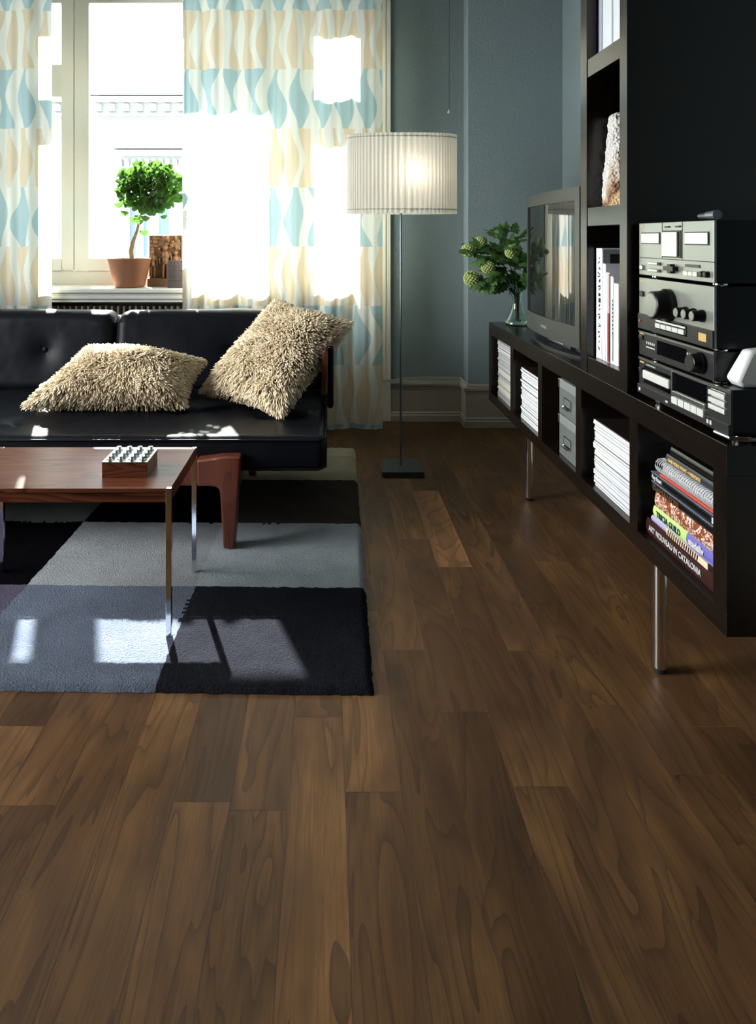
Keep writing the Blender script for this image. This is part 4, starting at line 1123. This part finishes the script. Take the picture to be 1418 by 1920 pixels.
m = MB(); m.tube([(XF-.008, 1.48, .7285), (XF-.003, 1.432, .7285), (XF+.02, 1.421, .7285), (XF+.08, 1.421, .7285)], .0045, 8); m.build('chrome_trim', M['chrome'], cd, smooth=True)
# tuner
tu = unit('black radio tuner standing on the disc player', .8325, .8985, 1.499, .34, M['darkpanel'], 'radio_tuner')
pbox(tu, 'top_trim', 1.499, YA, .893, .898, M['steel'], .002)
pbox(tu, 'display', 1.612, 1.755, .850, .886, M['display'], .0015)
pbox(tu, 'power_button', 1.830, 1.850, .876, .887, M['darkpanel'], .006, .002)
for i in range(5): pbox(tu, 'preset_button', 1.766+i*.010, 1.771+i*.010, .868, .874, M['btn'], .002)
pbox(tu, 'printed_line', 1.768, 1.814, .858, .861, M['btn'], .001)
for i in range(3): pbox(tu, 'mode_button', 1.585+i*.009, 1.590+i*.009, .874, .879, M['btn'], .002)
for i in range(2): pbox(tu, 'memory_button', 1.578, 1.602, .850+i*.010, .8545+i*.010, M['btn'], .003)
knob(tu, 1.548, .865, .022, .028, M['black'], M['darkpanel'], 'tuning_knob')
pbox(tu, 'badge', 1.828, 1.852, .8895, .8922, M['gold'], .001)
foot(tu, 1.79, .8282, .8325); foot(tu, 1.508, .8282, .8325)
# amplifier
am = unit('silver faced amplifier with a large black volume knob', .9040, 1.0420, 1.498, .34, M['silver'], 'amplifier')
pbox(am, 'lower_panel', 1.498, YA, .9045, .9450, M['darkpanel'], .004, .001)
pbox(am, 'button_recess', 1.604, 1.752, .916, .942, M['display'], .0045)
for i in range(5): pbox(am, 'input_button', 1.607+i*.0285, 1.633+i*.0285, .9195, .9315, M['btn'], .011, .002)
pbox(am, 'light_bar', 1.607, 1.750, .9345, .939, M['btn'], .007)
knob(am, 1.694, .982, .036, .046, M['black'], M['silver'], 'volume_knob')
for y_ in (1.612, 1.577, 1.542): knob(am, y_, .9725, .0125, .026, M['black'], M['silver'], 'tone_knob')
pbox(am, 'power_button', 1.826, 1.846, .991, 1.006, M['darkpanel'], .006, .003)
pbox(am, 'selector_slot', 1.765, 1.811, .959, .966, M['darkpanel'], .003)
pbox(am, 'badge', 1.828, 1.850, 1.030, 1.033, M['gold'], .001)
pbox(am, 'label_plate', 1.520, 1.552, .916, .934, M['gold'], .005)
m = MB(); m.lathe([(.0035, 0), (.003, .006), (0, .007)], (XF-.003, 1.838, .926), 12, axis='X'); m.build('pilot_light', cm('amber', 200, 110, 60), am)
foot(am, 1.79, .8986, .9040); foot(am, 1.508, .8986, .9040)
# cassette deck
dk = unit('silver cassette deck on top of the stereo stack', 1.0485, 1.1880, 1.498, .33, M['silver'], 'cassette_deck')
pbox(dk, 'seam', 1.498, YA, 1.0945, 1.0965, M['black'], .001)
for y0, y1 in ((1.739, 1.842), (1.516, 1.619)):
    f_ = pbox(dk, 'meter_frame', y0, y1, 1.132, 1.163, M['black'], .0015); pbox(f_, 'meter_window', y0+.003, y1-.003, 1.135, 1.160, M['window_cream'], .003)
f_ = pbox(dk, 'cassette_bay', 1.636, 1.722, 1.100, 1.167, M['black'], .002); pbox(f_, 'cassette_door', 1.648, 1.721, 1.103, 1.163, M['window_cream'], .006, .001)
for y0 in (1.728, 1.631): pbox(dk, 'panel_seam', y0, y0+.001, 1.0975, 1.187, M['black'], .001)
for y0 in (1.690, 1.638): pbox(dk, 'catch', y0, y0+.022, 1.174, 1.178, M['black'], .004, .001)
pbox(dk, 'badge', 1.828, 1.848, 1.178, 1.181, M['gold'], .001)
pbox(dk, 'power_button', 1.825, 1.843, 1.062, 1.076, M['steel'], .007, .003)
for z_ in (1.060, 1.078): pbox(dk, 'slide_control', 1.735, 1.795, z_, z_+.008, M['darkpanel'], .002); 
for z_ in (1.0615, 1.0795): pbox(dk, 'slide_key', 1.740, 1.790, z_, z_+.006, M['btn'], .009, .001)
m = MB(); m.tube([(XF-.0, 1.674, 1.073), (XF-.012, 1.674, 1.073)], .013, 6); m.box(XF-.014, XF, 1.650, 1.698, 1.068, 1.079); m.build('lever_knob', M['black'], dk)
pbox(dk, 'slide_control', 1.553, 1.616, 1.080, 1.087, M['darkpanel'], .002)
for i in range(3): pbox(dk, 'key', 1.554+i*.021, 1.573+i*.021, 1.060, 1.071, M['btn'], .008, .001)
for y_ in (1.537, 1.520):
    m = MB(); m.lathe([(.0075, 0), (.0065, .010), (0, .0105)], (XF, y_, 1.067), 16, axis='X', cap=(True, False)); m.build('level_knob', M['black'], dk, smooth=True)
foot(dk, 1.79, 1.0422, 1.0485); foot(dk, 1.508, 1.0422, 1.0485)
# small grey torch on the deck
tc_ = thing('pocket_torch', 'small grey cylindrical object lying on top of the cassette deck', 'torch', (.90, 1.54, 1.1885))
m = MB(); m.tube([(.875, 1.60, 1.1995), (.872, 1.56, 1.1995)], [.006, .008], 14); m.build('barrel', plain('torch_grey', (.12, .14, .16), .25, metal=.5), tc_, smooth=True)
m = MB(); m.tube([(.872, 1.56, 1.2005), (.869, 1.518, 1.2005)], [.009, .0105], 16); m.build('head', plain('torch_head', (.20, .23, .27), .2, metal=.5), tc_, smooth=True)
# white rounded plastic object at the right edge on the disc player
m = MB()
m.add([(.885, 1.452, .8285), (1.10, 1.452, .8285), (1.10, 1.496, .8285), (.885, 1.496, .8285), (.872, 1.448, .845), (1.12, 1.448, .835), (1.12, 1.496, .835), (.872, 1.496, .845), (.905, 1.455, .908), (1.10, 1.455, .925), (1.10, 1.490, .925), (.905, 1.490, .908)],
      [(3, 2, 1, 0)]+[(o_+a, o_+(a+1) % 4, o_+4+(a+1) % 4, o_+4+a) for o_ in (0, 4) for a in range(4)]+[(8, 9, 10, 11)])
tag(m.build('handset', plain('white_plastic', (.85, .87, .9), .3), bevel=.008, seg=3, smooth=True, loc=(.95, 1.47, .8285)), 'white rounded plastic handset on the disc player at the right edge', 'handset')

for o in bpy.data.objects:
    if '_w' in o.keys(): del o['_w']
